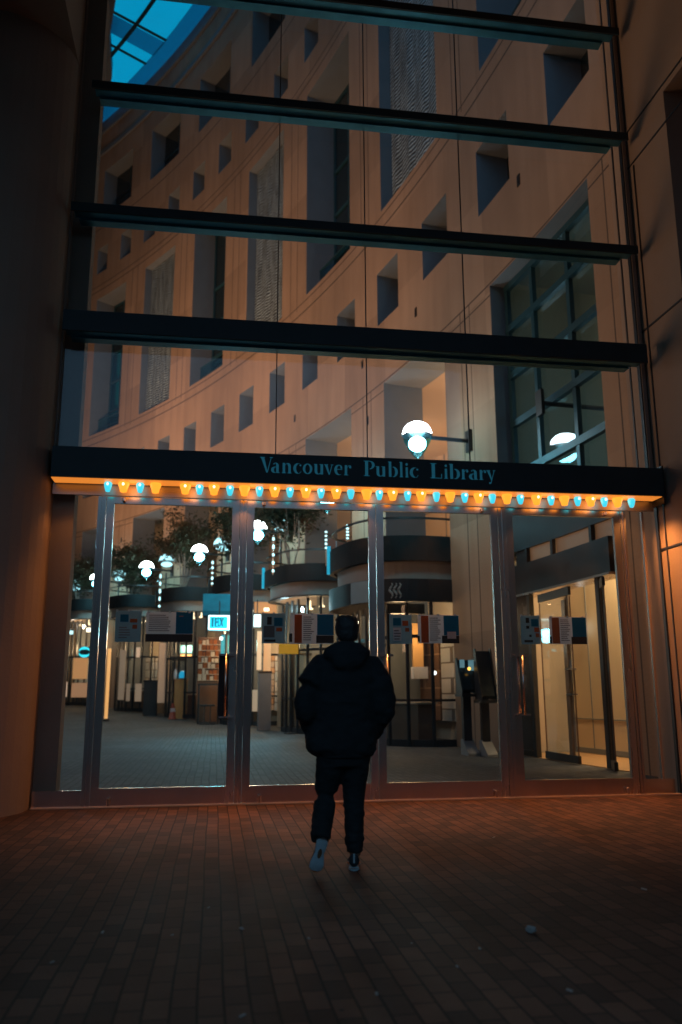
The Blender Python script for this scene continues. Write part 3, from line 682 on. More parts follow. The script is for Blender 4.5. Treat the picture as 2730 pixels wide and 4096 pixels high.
# ================================================================== LIBRARY VESTIBULE (bay behind the rightmost door)
ve = thing('library_vestibule', cp(6.8, 0), 'glazed library vestibule with dark lintel bands and cream lit room behind', 'shopfront')
M_CREAM = mat('cream_wall', (.62, .50, .34), .8, var=.04, scale=.6)
MB().cbox(4.0, 8.86, 0, 4.85, 1.5, 1.6).build('back_wall', M_CREAM, ve)
jn = MB(); jn.cbox(4.0, 8.85, .68, .70, 1.485, 1.499); jn.cbox(4.0, 8.85, .02, .12, 1.48, 1.499)
for s in (5.2, 6.7, 8.2): jn.cbox(s-.01, s+.01, .12, 4.8, 1.488, 1.499)
jn.build('panel_joints', M_REVEAL, ve)
MB().cbox(3.9, 8.88, -.01, .012, .0, 1.6).build('tile_floor', mat('warm_tile', (.45, .27, .13), .45, var=.1), ve)
MB().cbox(3.9, 8.88, 4.86, 5.0, .5, 5.5).build('floor_slab', M_CEIL, ve)
MB().cbox(4.69, 8.89, 4.07, 4.86, .06, .45).build('soffit_band', M_DARKSTEEL, ve)
MB().cbox(4.69, 8.45, 3.14, 3.735, -.10, .3).build('lintel_band', M_DARKSTEEL, ve)
MB().cbox(4.69, 8.45, 3.10, 3.139, -.13, .3).build('lintel_trim', M_STEEL, ve)
M_FROST = mat('frosted_cream_glass', (.55, .42, .29), .35, var=.05)
for a, b in ((4.69, 5.42), (5.5, 6.82), (6.92, 7.9), (7.9, 8.45)):
    MB().cbox(a, b, 3.74, 4.068, .10, .115).build('transom_pane', M_FROST if b < 8 else M_DARKSTEEL, ve)
for s in (5.46, 6.87, 7.9):
    MB().cbox(s-.04, s+.04, 3.737, 4.069, .02, .099).build('mullion', M_DARKSTEEL, ve)
for s in (7.8, 5.26):
    MB().cbox(s-.055, s+.055, .012, 3.1, -.04, .06).build('post', M_BLACK, ve)
MB().cbox(7.86, 8.89, .012, 3.13, .05, .062).build('side_panel', mat('smoked_panel', (.05, .042, .036), .25, var=.2), ve)
MB().cbox(7.86, 8.89, .012, .12, .0, .05).build('plinth', M_BLACK, ve)
def leaf(pa, pb, z1):
    pa, pb = Vector(pa), Vector(pb); ax = (pb-pa)/2; c = (pa+pb)/2; t_ = Vector((-ax.y, ax.x, 0)).normalized()
    q = MB().obox(c+Vector((0, 0, z1/2)), ax, t_*.006, Vector((0, 0, z1/2-.15)))
    lf = q.build('door_leaf', M_GLASS, ve)
    MB().obox(c+Vector((0, 0, z1-.06)), ax*1.01, t_*.025, Vector((0, 0, .075))).build('top_rail', M_BLACK, lf)
    MB().obox(c+Vector((0, 0, .085)), ax*1.02, t_*.03, Vector((0, 0, .065))).build('bottom_rail', M_BLACK, lf)
    e = MB()
    for k in (.985, -.985): e.obox(c+ax*k+Vector((0, 0, z1/2)), ax.normalized()*.012, t_*.008, Vector((0, 0, z1/2-.15)))
    e.build('edge_strip', M_BROWN, lf)
    return lf, c, ax, t_
lf, c, ax, t_ = leaf(cp(7.42, 0, .0), cp(6.05, 0, -.12), 3.05)
hb = MB()
for z in (1.18, 1.62): hb.obox(c+ax*.80+Vector((0, 0, z)), ax.normalized()*.13, t_*.05, Vector((0, 0, .018)))
hb.build('handle', M_STEEL, lf)
MB().obox(c+ax*.62+Vector((0, 0, 1.5)), ax.normalized()*.07, t_*.02, Vector((0, 0, 1.35))).build('handle_bar', mat('bronze_strip', (.30, .2, .13), .4, metal=.5), lf)
leaf(cp(5.16, 0, -.02), cp(4.72, 0, -.22), 3.05)
MB().cbox(5.0, 5.3, 2.42, 2.6, 1.40, 1.47).build('exit_lamp', emis('cool_lamp', (.7, .95, 1), 3.0), ve)
MB().cbox(8.05, 8.12, 2.4, 2.62, 1.3, 1.36).build('wall_lamp', emis('cool_lamp2', (.8, .95, 1), 2.0), ve)
light('vestibule_light', 'AREA', cp(6.2, 4.7, .95), 260, (1.0, .66, .34), cp(6.3, 0, 1.0), size=1.2)
# upper room behind the tall gridded window
bw = thing('gridded_window', cp(6.8, 4.9), 'tall teal-mullioned library window above the vestibule with dim room behind', 'window')
MB().cbox(4.69, 8.89, 4.87, 10.32, .46, .47).build('glass', glass('tinted_window', (.60, .78, .86), 1.5), bw)  # teal reflections are put into the glass tint
for z in (4.95, 5.85, 7.0, 8.12, 9.25, 10.27):
    MB().cbox(4.69, 8.89, z-.075, z+.075, .34, .455).build('mullion', M_MULL, bw)
for s in (4.75, 6.25, 7.7, 8.84):
    MB().cbox(s-.06, s+.06, 4.9, 10.3, .36, .456).build('mullion', M_MULL, bw)
rm = MB(); rm.cbox(3.0, 15, 5.0, 10.6, 5.5, 5.6, 1.2); rm.build('room_back_wall', mat('grey_plaster', (.30, .34, .37), .85, var=.08), bw)
MB().cbox(3.0, 9.1, 10.5, 10.6, .5, 5.5).build('room_ceiling', M_CEIL, bw)
MB().cbox(8.95, 9.09, 5.0, 10.5, .5, 5.5).build('room_side_wall', M_PLASTER, bw)
MB().cbox(2.9, 3.0, 5.0, 10.5, .5, 5.5).build('room_side_wall', M_PLASTER, bw)
gd = MB()
for s in (5.5, 7.4): gd.cbox(s-.08, s+.08, 5.0, 10.5, 2.6, 2.76)
gd.build('room_column', M_MULL, bw)
MB().cbox(3.05, 8.9, 7.05, 7.25, 2.9, 3.1).build('room_beam', M_MULL, bw)
ML = emis('warm_tube', (1, .62, .36), 1.6)
for s, z, o in ((4.9, 6.35, 1.4), (5.5, 6.3, 1.8), (6.3, 6.2, 2.2), (4.75, 6.9, 1.2), (8.2, 7.3, 4.4), (7.5, 7.35, 4.8)):
    MB().cbox(s-.16, s+.16, z, z+.07, o, o+.07).build('ceiling_tube', ML, bw)
light('upper_room_light', 'POINT', cp(5.8, 9.3, 3.2), 42, (1, .72, .48), shadow_soft_size=.5)

# ================================================================== GLOBE LAMPS on the piers
M_DOME = emis('lamp_dome', (.90, .98, 1.0), 20.0); M_CONE = emis('lamp_cone', (.05, .62, .80), 1.1); M_DIMD = emis('dim_dome', (.45, .90, 1.0), 1.9); M_DIMC = emis('dim_cone', (.10, .70, .85), .95)
M_GLOBE = emis('lamp_globe', (.92, 1, 1), 24.0)
def globe_lamp(s, z, off, bright, label, post=False):
    c = cp(s, z, off); t = thing('globe_lamp', c, label, 'lamp', 'globe lamps along the concourse')
    dm, cm = (M_DOME, M_CONE) if bright else (M_DIMD, M_DIMC)
    MB().lathe([(.34, .03), (.335, .09), (.30, .19), (.22, .28), (.11, .335), (.01, .35)], c, 24).build('dome', dm, t, smooth=True)
    MB().lathe([(.35, .026), (.353, .016), (.345, .008), (.28, .004), (.01, .003)], c, 24).build('rim', M_DARKSTEEL, t)
    MB().ell(c+Vector((0, 0, -.185 if bright else -.12)), .205 if bright else .25, .205 if bright else .25, .18 if bright else .11).build('globe', M_GLOBE if bright else M_DIMD, t, smooth=True)
    if bright: MB().lathe([(.33, -.012), (.31, -.12), (.20, -.33), (.09, -.48), (.02, -.54)], c, 24, cap=False).build('glass_cone', glass('lamp_glass', (.28, .86, 1.0), .3), t, smooth=True)
    if bright: light('globe_lamp_light', 'POINT', c+Vector((0, 0, -.66)), (34 if s < 12 else 60), (.30, .84, 1.0), shadow_soft_size=.12)
    if bright and 12 < s < 24: light('globe_lamp_light', 'SPOT', c+Vector((0, 0, -.66)), 640, (.16, .74, 1.0), (.1, 12.6, 0), spot_size=rad(54), spot_blend=1.0, shadow_soft_size=.12)
    if post:
        b = cp(s, 4.95, off)
        MB().tube([b, c+Vector((0, 0, -.5))], [.05, .035], 8).build('post', M_BLACK, t)
    else:
        e = cp(s, z, .0)
        MB().tube([c+(e-c).normalized()*.33, e], .05, 8).build('arm', M_BLACK, t)
        n_ = (e-c).normalized(); tt = Vector((-n_.y, n_.x, 0))
        MB().obox(e-n_*.035, n_*.034, tt*.12, Vector((0, 0, .26))).build('wall_plate', M_BLACK, t)
    return t
for s, lb in ((10.2, 'big bright globe lamp above the word Public on the nearest concrete pier'), (16.6, 'bright globe lamp half hidden behind the header, on the second pier'), (22.7, 'bright globe lamp cut by the mullion between the first two doors'),
              (28.5, 'bright globe lamp seen high at the right in the leftmost door'), (34.1, 'bright globe lamp in the middle of the leftmost door'), (39.6, 'farthest bright globe lamp, beside the left door post')):
    globe_lamp(s, 7.0, -1.35, True, lb)
for s, o, lb in ((21.4, -1.0, 'dimmer turquoise globe lamp in front of the tree in the second door'), (26.4, -1.25, 'dimmer turquoise globe lamp at the right edge of the leftmost door'), (31.6, -1.5, 'dimmer turquoise globe lamp in front of a round dark tree'),
                 (37.4, -1.2, 'dimmer turquoise globe lamp at the left of the leftmost door'), (42.8, -.9, 'farthest dim turquoise globe lamp, seen in the left sidelight')):
    globe_lamp(s, 7.0, o, False, lb, post=True)
globe_lamp(7.0, 6.85, 2.2, False, 'turquoise globe lamp behind the gridded library window').children
light('window_lamp_glow', 'POINT', cp(7.0, 6.3, 2.0), 14, COOL, shadow_soft_size=.2)

# ================================================================== SHOP PAVILIONS bulging out of the arches
random.seed(11)
def dcurve(sm, hw, P_, n=36, e=3.0, o0=.25):
    out = []
    for k in range(n+1):
        u = -1+2*k/n
        # denser sampling at the ends
        u = math.sin(u*math.pi/2)
        out.append((sm+u*hw, o0-(P_+o0)*(1-abs(u)**e)**(1/e)))
    return out
def dband(sm, hw, P_, z0, z1, th=.1, e=3.0):
    rg = []
    for (s, o), (s2, o2) in zip(dcurve(sm, hw, P_, e=e), dcurve(sm, hw-th, P_-th, e=e)):
        rg.append([cp(s, z0, o), cp(s, z1, o), cp(s2, z1, o2), cp(s2, z0, o2)])
    return MB().rings(rg)
def dslab(sm, hw, P_, z0, z1, e=3.0):
    c = dcurve(sm, hw, P_, e=e); n = len(c)
    vs = [cp(s, z0, o) for s, o in c]+[cp(s, z1, o) for s, o in c]
    return MB().add(vs, [tuple(range(n)), tuple(range(n, 2*n))[::-1]]+[(k, k+n, (k+1) % n+n, (k+1) % n) for k in range(n)])
M_FASCIA = mat('dark_fascia', (.020, .024, .026), .7, var=.2, scale=1.5, spec=.15)
M_CANOPY = mat('canopy_soffit', (.34, .30, .27), .7, var=.1)
M_SIGNB = mat('black_sign_band', (.02, .021, .023), .4, var=.15)
M_TEALN = emis('teal_neon', (.02, .50, .75), .75)
def mosaic(name, c1, c2, c3, w_, h_):
    if name in MATS: return MATS[name]
    m, t, b = newmat(name); tc = N(t, 'ShaderNodeTexCoord'); sp = N(t, 'ShaderNodeSeparateXYZ'); t.links.new(tc.outputs['Object'], sp.inputs[0])
    cb = N(t, 'ShaderNodeCombineXYZ'); t.links.new(sp.outputs[0], cb.inputs[0]); t.links.new(sp.outputs[2], cb.inputs[1])
    br = N(t, 'ShaderNodeTexBrick'); br.inputs['Scale'].default_value = 1; br.inputs['Brick Width'].default_value = w_; br.inputs['Row Height'].default_value = h_; br.inputs['Mortar Size'].default_value = .02
    br.inputs['Color1'].default_value = (*c1, 1); br.inputs['Color2'].default_value = (*c2, 1); br.inputs['Mortar'].default_value = (*c3, 1)
    t.links.new(cb.outputs[0], br.inputs[0]); t.links.new(br.outputs[0], b.inputs['Base Color']); b.inputs['Roughness'].default_value = .7
    MATS[name] = m; return m
M_GOODS = mosaic('shelf_goods', (.50, .22, .08), (.45, .38, .32), (.10, .06, .04), .32, .24)
M_GOODS2 = mosaic('shelf_goods_pale', (.5, .42, .36), (.20, .26, .30), (.08, .06, .05), .5, .4)
def pavilion(k, s0, s1, P_, label, tz=(4.45, 5.0), sign=None, warm=30, goods=M_GOODS):
    sm, hw = (s0+s1)/2, (s1-s0)/2
    zf = floor_z(cp(sm, 0).y)
    t = thing('shop_pavilion', cp(sm, zf, -P_/2), label, 'shop', 'shop pavilions along the curved wall')
    dband(sm, hw, P_, tz[0]+zf, tz[1]+zf).build('terrace_fascia', M_FASCIA, t)
    dslab(sm, hw-.12, P_-.12, tz[0]+zf+.05, tz[0]+zf+.18).build('terrace_floor', M_REVEAL, t)
    dband(sm, hw-.18, P_-.2, tz[0]+zf-.42, tz[0]+zf+.02, .3).build('canopy', M_CANOPY, t)
    dslab(sm, hw-.19, P_-.21, tz[0]+zf-.10, tz[0]+zf-.02).build('soffit', M_CANOPY, t)
    dband(sm, hw-.14, P_-.12, tz[0]+zf-.46, tz[0]+zf-.42, .2).build('canopy_edge', M_BLACK, t)
    if sign: dband(sm, hw+.02, P_+.02, sign[0]+zf, sign[1]+zf, .08).build('sign_band', M_SIGNB, t)
    gh = (sign[0] if sign else tz[0]-.46)
    G = P_-.75
    dband(sm, hw-.05, G, .16+zf, gh+zf, .012).build('shop_glass', M_GLASS, t)
    dband(sm, hw-.03, G+.02, zf, .16+zf, .06).build('plinth', M_BLACK, t)
    dband(sm, hw-.04, G+.015, 1.02+zf, 1.08+zf, .05).build('glazing_rail', M_BLACK, t)
    dband(sm, hw-.04, G+.015, 2.5+zf, 2.58+zf, .05).build('glazing_rail', M_BLACK, t)
    dc = dcurve(sm, hw-.04, G+.01)
    for i in (3, 7, 11, 15, 18, 21, 25, 29, 33):
        p = cp(dc[i][0], zf, dc[i][1])
        MB().tube([p, p+Vector((0, 0, gh))], .045, 8).build('glazing_post', M_BLACK, t)
    # inside: back wall with shelves of goods, a counter, a hanging lamp
    MB().cbox(s0+.05, s1-.05, zf, tz[0]+zf, 1.3, 1.36).build('back_wall', M_PLASTER, t)
    for i in range(3):
        a = s0+.2+(s1-s0-.4)*i/3
        MB().cbox(a, a+(s1-s0-.4)/3-.1, .5+zf, 2.7+zf, .95, 1.28).build('shelves', goods if i != 1 else M_GOODS2, t)
    MB().cbox(sm-hw*.5, sm+hw*.45, zf, .95+zf, -.5, -.05).build('counter', M_BROWN, t)
    MB().cbox(sm-hw*.52, sm+hw*.47, .95+zf, 1.0+zf, -.55, 0).build('counter_top', M_PLASTER, t)
    for q in (-.55, -.1, .4):
        p = cp(sm+hw*q, tz[0]+zf-.62, -.3)
        MB().lathe([(.02, .28), (.03, .06), (.10, 0), (.10, -.02), (.02, -.03)], p, 10).build('pendant', emis('pendant_warm', (1, .72, .42), 3.0), t, smooth=True)
    light('shop_light', 'POINT', cp(sm, 3.0+zf, -.5), warm*5.5, (1, .60, .30), shadow_soft_size=.25)
    light('canopy_light', 'POINT', cp(sm-hw*.1, tz[0]+zf-.75, -P_+.35), warm*.9, (1, .80, .62) if k > 3 else (COOL if k > 1 else WARM), shadow_soft_size=.1)
    # terrace rail and the slim lit pole at the nose
    nose = min(dcurve(sm, hw, P_), key=lambda q: PROJ(cp(q[0], 5, q[1]))[0])
    b = cp(nose[0], tz[0]+zf, nose[1]-.03)
    if k < 3: MB().tube([b, b+Vector((0, 0, tz[1]-tz[0]+.15))], .05, 8).build('neon_strip', M_TEALN, t, smooth=True)
    rl = dband(sm, hw-.05, P_-.05, tz[1]+zf+.42, tz[1]+zf+.47, .04); rl.build('terrace_rail', M_BLACK, t)
    return t
PAV = [(1, 11.45, 15.6, 2.15), (2, 17.8, 21.56, 2.0), (3, 23.8, 27.3, 1.9), (4, 29.62, 33.06, 1.8), (5, 35.22, 38.53, 1.7), (6, 40.7, 44.0, 1.6)]
p1 = pavilion(*PAV[0], 'nearest cafe pavilion with black sign band and wavy steam emblem', tz=(4.33, 4.94), sign=(3.34, 3.88), warm=16, goods=mosaic('cafe_shelf', (.16, .08, .04), (.10, .05, .03), (.3, .18, .1), .55, .45))
p2 = pavilion(*PAV[1], 'second pavilion with dark curved terrace and pale curved canopy behind the person', tz=(4.62, 5.16), warm=34)
p3 = pavilion(*PAV[2], 'third pavilion with the lit box sign, seen in the leftmost door', tz=(4.9, 5.5), warm=44)
p4 = pavilion(*PAV[3], 'fourth pavilion behind the orange wooden stand', tz=(4.9, 5.5), warm=22, goods=M_GOODS2)
p5 = pavilion(*PAV[4], 'fifth pavilion at the left of the leftmost door', tz=(4.9, 5.5), warm=22, goods=M_GOODS2)
p6 = pavilion(*PAV[5], 'farthest pavilion, in the left sidelight with a turquoise neon sign', tz=(4.9, 5.5), warm=55)
# steam emblem and pale panel on the cafe's sign band
dc = dcurve((11.45+15.6)/2, (15.6-11.45)/2+.02, 2.17, n=400)
def on_band(px, z):
    best = min(dc, key=lambda q: (PROJ(cp(q[0], z, q[1]))[0]-px)**2+((q[0]-11.5)*12)**2)
    return cp(best[0], z, best[1]-.012)
M_PALE = mat('pale_grey_paint', (.42, .40, .38), .6, var=.1)
for j in range(3):
    pts = []
    for i in range(15):
        u = i/14; px = 1566+17*j+5.5*math.sin(u*math.pi*3.0+.4)+3*u; pts.append(on_band(px, 3.78-.36*u))
    MB().tube(pts, [.012+.020*math.sin(math.pi*i/14) for i in range(15)], 6).build('steam_emblem', M_PALE, p1)
pv = MB(); prev = None
pp = [on_band(px, 3.6) for px in range(1404, 1478, 6)]
pv.rings([[p+Vector((0, 0, -.25)), p+Vector((0, 0, .27)), p+Vector((0, -.02, .27)), p+Vector((0, -.02, -.25))] for p in pp])
pv.build('pale_panel', mat('pale_teal_panel', (.30, .40, .43), .5, var=.15, scale=2), p1)
# cafe inside: counter lights, dark hanging board
for px, py in ((1738, 2692), (1822, 2695)):
    p = FAC(px, py, 11.6); MB().ell(p, .06, .06, .05).build('counter_lamp', emis('counter_lamp', (.85, .95, 1), 5), p1, smooth=True)
x0, x1, z0, z1 = at_depth(1545, 1700, 2415, 2455, 10.9); MB().box(x0, x1, 10.9, 11.0, z0, z1).build('menu_board', M_BLACK, p1)
x0, x1, z0, z1 = at_depth(1656, 1714, 2668, 2715, 11.4); MB().box(x0, x1, 11.4, 11.7, z0, z1).build('till', M_PAPER, p1)
x0, x1, z0, z1 = at_depth(1652, 1694, 2494, 2668, 12.6); MB().box(x0, x1, 12.6, 12.7, z0, z1).build('lit_wall_panel', mat('orange_wall', (.75, .42, .16), .7, var=.06), p1)
light('cafe_panel_light', 'POINT', (FAC(1673, 2560, 12.2).x, 12.2, 2.6), 7, (1, .6, .26), shadow_soft_size=.1)

# ================================================================== concourse furniture
# two console terminals in front of the first pier
M_SCR = mat('screen_glass', (.02, .03, .035), .15, var=.2)
def console(px0, px1, pyt, pyb, y, label, front):
    x0, x1, z0, z1 = at_depth(px0, px1, pyt, pyb, y); c = (x0+x1)/2; w_ = x1-x0
    t = thing('console_terminal', (c, y, 0), label, 'terminal', 'black console terminals')
    MB().box(c-w_*.22, c+w_*.22, y, y+.14, .02, z0+.05).build('post', M_BLACK, t)
    MB().prism([(0, .0), (.5, .0), (.5, .05), (.12, .30), (.0, .30)], (c-w_*.3, y+.16, 0), (0, -1, 0), (0, 0, 1), (w_*.6, 0, 0)).build('foot', mat('galvanised_foot', (.30, .31, .31), .55, metal=.3), t)
    MB().prism([(-.02, z0), (.42, z0), (.42, z0+.06), (.06, z1), (-.02, z1)], (c-w_*.5, y+.1, 0), (0, -1, 0), (0, 0, 1), (w_*.08, 0, 0)).build('side_cheek', M_BLACK, t)
    MB().prism([(-.02, z0), (.42, z0), (.42, z0+.06), (.06, z1), (-.02, z1)], (c+w_*.42, y+.1, 0), (0, -1, 0), (0, 0, 1), (w_*.08, 0, 0)).build('side_cheek', M_BLACK, t)
    MB().prism([(-.02, z0+.02), (.34, z0+.02), (.36, z0+.08), (.02, z1-.04), (-.02, z1-.04)], (c-w_*.415, y+.1, 0), (0, -1, 0), (0, 0, 1), (w_*.83, 0, 0)).build('slanted_screen', M_SCR, t)
    MB().box(c-w_*.55, c+w_*.55, y-.36, y+.16, z0-.06, z0-.003).build('shelf', M_BLACK, t)
    if front:
        MB().ell((c+.02, y-.16, z0+.55*(z1-z0)+.10), .035, .02, .035).build('orange_lamp', emis('orange_spot', (1, .5, .08), 2.5), t, smooth=True)
        MB().box(c-w_*.40, c-w_*.15, y-.10, y-.085, z1-.20, z1-.04).build('lit_label', emis('label_glow', (.2, .42, .5), .45), t)
        MB().box(c+w_*.05, c+w_*.38, y-.12, y-.105, z1-.26, z1-.05).build('lit_label', emis('label_glow', (.2, .42, .5), .45), t)
    return t
console(1830, 1902, 2632, 2775, 6.9, 'left console terminal with orange lamp and blue label', True)
console(1905, 1972, 2596, 2800, 6.5, 'taller right console terminal beside the door mullion, plain black', False)
# low door step plate by the vestibule is part of it; cafe bench skirt
# orange wooden stand with blue dome and white bottle on it
y = 27.0; x0, x1, z0, z1 = at_depth(697, 749, 2716, 2858, y)
st = thing('wooden_stand', ((x0+x1)/2, y, floor_z(y)), 'tall orange wooden lectern stand in the middle of the concourse', 'stand')
MB().box(x0, x1, y, y+.4, floor_z(y), z1-.03).build('body', M_WOOD, st); MB().box(x0-.02, x1+.02, y-.03, y+.43, z1-.03, z1).build('top', M_WOOD, st)
bx0, bx1, bz0, bz1 = at_depth(718, 742, 2684, 2714, y)
dm = thing('blue_dome', ((bx0+bx1)/2, y+.2, z1), 'small bright blue dome standing on the orange wooden stand', 'dispenser')
MB().lathe([(.15, 0), (.15, .16), (.13, .26), (.07, .33), (.01, .35)], ((bx0+bx1)/2, y+.2, z1), 14).build('dome', emis('blue_glow', (.02, .45, .75), .6), dm, smooth=True)
MB().lathe([(.165, 0), (.165, .03), (.15, .035)], ((bx0+bx1)/2, y+.2, z1), 14).build('base', M_BLACK, dm)
bx0, bx1, bz0, bz1 = at_depth(692, 706, 2684, 2716, y)
bt = thing('white_bottle', ((bx0+bx1)/2, y+.1, z1), 'white pump bottle at the left corner of the wooden stand', 'bottle')
MB().lathe([(.06, 0), (.065, .02), (.065, .28), (.03, .36), (.03, .40)], ((bx0+bx1)/2+.03, y+.12, z1), 10).build('body', M_PAPER, bt, smooth=True)
MB().lathe([(.032, .40), (.032, .43), (.012, .44), (.012, .48)], ((bx0+bx1)/2+.03, y+.12, z1), 8).build('pump', M_GREYP, bt)
cx_ = FAC(692, 2840, y).x
cn_ = thing('caution_cone', (cx_, y-.2, floor_z(y)), 'small red caution cone with white band beside the wooden stand', 'cone')
zf = floor_z(y)
MB().lathe([(.19, 0), (.19, .03), (.15, .035), (.06, .62), (.03, .66)], (cx_, y-.2, zf), 14).build('body', mat('red_plastic', (.38, .05, .02), .5), cn_, smooth=True)
MB().lathe([(.127, .30), (.093, .45)], (cx_, y-.2, zf), 14, cap=False).build('band', M_PAPER, cn_)
# black litter bin
x0, x1, z0, z1 = at_depth(575, 628, 2728, 2816, 29.5)
bn = thing('litter_bin', ((x0+x1)/2, 29.7, floor_z(29.5)), 'black square litter bin in front of the fourth pavilion', 'bin')
MB().box(x0, x1, 29.5, 30.2, floor_z(29.5), z1).build('body', M_BLACK, bn); MB().box(x0-.03, x1+.03, 29.47, 30.23, z1, z1+.08).build('lid', M_DARKSTEEL, bn)
# grey service counter, cart and easel
x0, x1, z0, z1 = at_depth(1035, 1086, 2686, 2850, 19.0)
bc = thing('grey_cabinet', ((x0+x1)/2, 19.3, floor_z(19)), 'plain grey cabinet beside the second pavilion, left of the person', 'cabinet')
MB().box(x0, x1, 19.0, 19.6, floor_z(19), z1-.04).build('body', mat('grey_laminate', (.17, .15, .15), .6, var=.12), bc); MB().box(x0-.02, x1+.02, 18.98, 19.62, z1-.04, z1).build('top', M_DARKSTEEL, bc)
x0, x1, z0, z1 = at_depth(788, 880, 2735, 2855, 23.5); zf = floor_z(23.5)
ct = thing('bistro_table', ((x0+x1)/2, 23.8, zf), 'dark cafe table with stools in front of the mosaic display', 'table')
MB().box(x0, x1, 23.5, 24.2, z1-.05, z1).build('top', M_BLACK, ct)
for px in (x0+.06, x1-.06): MB().box(px-.03, px+.03, 23.55, 24.15, zf, z1-.05).build('leg', M_BLACK, ct)
for px, lb in ((x0+.3, 'left dark stool tucked at the cafe table'), (x1-.35, 'right dark stool tucked at the cafe table')):
    so = thing('bar_stool', (px, 23.2, zf), lb, 'stool', 'stools at the cafe table')
    MB().lathe([(.17, .66), (.18, .68), (.18, .71), (.15, .73)], (px, 23.2, zf), 14).build('seat', M_BLACK, so)
    MB().tube([(px, 23.2, zf+.02), (px, 23.2, zf+.66)], .025, 8).build('stem', M_STEEL, so)
    MB().lathe([(.18, 0), (.18, .02), (.03, .03)], (px, 23.2, zf), 14).build('base', M_BLACK, so)
x0, x1, z0, z1 = at_depth(790, 884, 2549, 2726, 24.9)
ds = thing('goods_display', ((x0+x1)/2, 25, zf), 'tall lit display rack of orange and white goods beside the first door handle', 'display rack')
MB().box(x0, x1, 24.95, 25.2, zf+.02, z1).build('frame', M_BROWN, ds)
gz = [z0+.05+(z1-z0-.1)*i/7 for i in range(8)]
random.seed(5)
for i in range(7):
    MB().box(x0+.03, x1-.03, 24.86, 24.948, gz[i]-.02, gz[i]).build('shelf', M_PLASTER, ds)
    gg = MB(); gw = MB(); xx = x0+.05
    while xx < x1-.16:
        w_ = random.uniform(.09, .16); (gg if random.random() < .6 else gw).box(xx, xx+w_, 24.88, 24.94, gz[i]+.003, gz[i]+random.uniform(.14, .24)); xx += w_+.03
    gg.build('orange_packets', M_ORNP, ds); gw.build('white_packets', M_PLASTER, ds)
light('display_light', 'POINT', ((x0+x1)/2, 24.2, z1+.2), 16, (1, .58, .28), shadow_soft_size=.1)
light('stand_fill_spot', 'SPOT', (.6, 22.2, 5.2), 420, (1, .66, .4), (-2.1, 27, .8), spot_size=rad(24), spot_blend=.6, shadow_soft_size=.05)  # added spot that brightens the wooden stand, no fitting on the terrace
# signs
def lit_sign(px0, px1, py0, py1, y, label, face, st_, txt=None, fr_=M_BLACK, txtm=None, tilt=0):
    x0, x1, z0, z1 = at_depth(px0, px1, py0, py1, y)
    t = thing('lit_sign', ((x0+x1)/2, y, z0), label, 'sign')
    MB().box(x0-.03, x1+.03, y+.002, y+.2, z0-.03, z1+.03).build('box', fr_, t)
    MB().box(x0, x1, y-.02, y, z0, z1).build('face', face, t)
    MB().tube([((x0+x1)/2, y+.1, z1), ((x0+x1)/2, y+.1, z1+.5)], .02, 6).build('hanger', M_BLACK, t)
    return t, x0, x1, z0, z1
t, x0, x1, z0, z1 = lit_sign(834, 921, 2462, 2520, 19.0, 'glowing white box sign with turquoise letters in the leftmost door', emis('teal_face', (.02, .62, .75), 1.0), 1)
fb = MB(); fb.box(x0, x1, 18.955, 18.975, z0, z0+.045); fb.box(x0, x1, 18.955, 18.975, z1-.045, z1); fb.box(x0, x0+.04, 18.955, 18.975, z0+.046, z1-.046); fb.box(x1-.09, x1, 18.955, 18.975, z0+.046, z1-.046)
fb.build('white_border', emis('white_face', (.8, 1, 1), 2.4), t)
def strokes(ch, x, z, w_, h_, y, tb):
    S_ = {'L': [((0, 1), (0, 0), (.9, 0))], 'I': [((.4, 1), (.4, 0))], 'B': [((0, 0), (0, 1), (.7, .95), (.75, .6), (0, .52), (.8, .45), (.85, .08), (0, 0))], 'X': [((0, 1), (.9, 0)), ((.9, 1), (0, 0))], 'Y': [((0, 1), (.45, .5), (.45, 0)), ((.9, 1), (.45, .5))]}[ch]
    for s_ in S_: tb.tube([(x+a*w_, y, z+b*h_) for a, b in s_], .035, 6)
for i, ch in enumerate('IBX'):
    tb = MB(); strokes(ch, x0+.10+i*.2*(x1-x0), z0+.09, .16*(x1-x0), (z1-z0)-.18, 18.97, tb)
    tb.build('letter', emis('dark_teal_letters', (.0, .16, .22), .5), t)
ax0, ax1, az0, az1 = at_depth(812, 935, 2372, 2460, 19.7)  # added panel; its teal colour carries the sign's glow on the dark fascia
aw = thing('glow_panel', ((ax0+ax1)/2, 19.8, az0), 'turquoise sign glow built as an added canvas awning right above the glowing box sign', 'glow_panel')
MB().prism([(0, az0), (.5, az0-.05), (.5, az0+.12), (.02, az1), (0, az1)], (ax0, 20.0, 0), (0, -1, 0), (0, 0, 1), (ax1-ax0, 0, 0)).build('wedge', mat('teal_sign_glow', (.02, .30, .42), .8, var=.35, scale=2.5), aw)
MB().box(ax0, ax1, 19.46, 19.5, az0-.12, az0-.051).build('front_lip', M_BLACK, aw)
light('sign_glow', 'POINT', ((x0+x1)/2+.1, 18.6, z0-.15), 90, (.12, .80, 1), shadow_soft_size=.25)
lit_sign(1016, 1044, 2459, 2508, 17.4, 'small glowing white panel sign at the left edge of the second door', emis('white_face', (.75, 1, 1), 2.6), 1)
x0, x1, z0, z1 = at_depth(1116, 1194, 2576, 2616, 16.6)
ys = thing('yellow_sign', ((x0+x1)/2, 16.6, floor_z(16.6)), 'yellow rectangular sign on a dark pole left of the person', 'sign')
MB().box(x0, x1, 16.6, 16.64, z0, z1).build('board', mat('yellow_board', (.85, .42, .04), .5, emit=(1, .45, .03), estr=.25), ys)
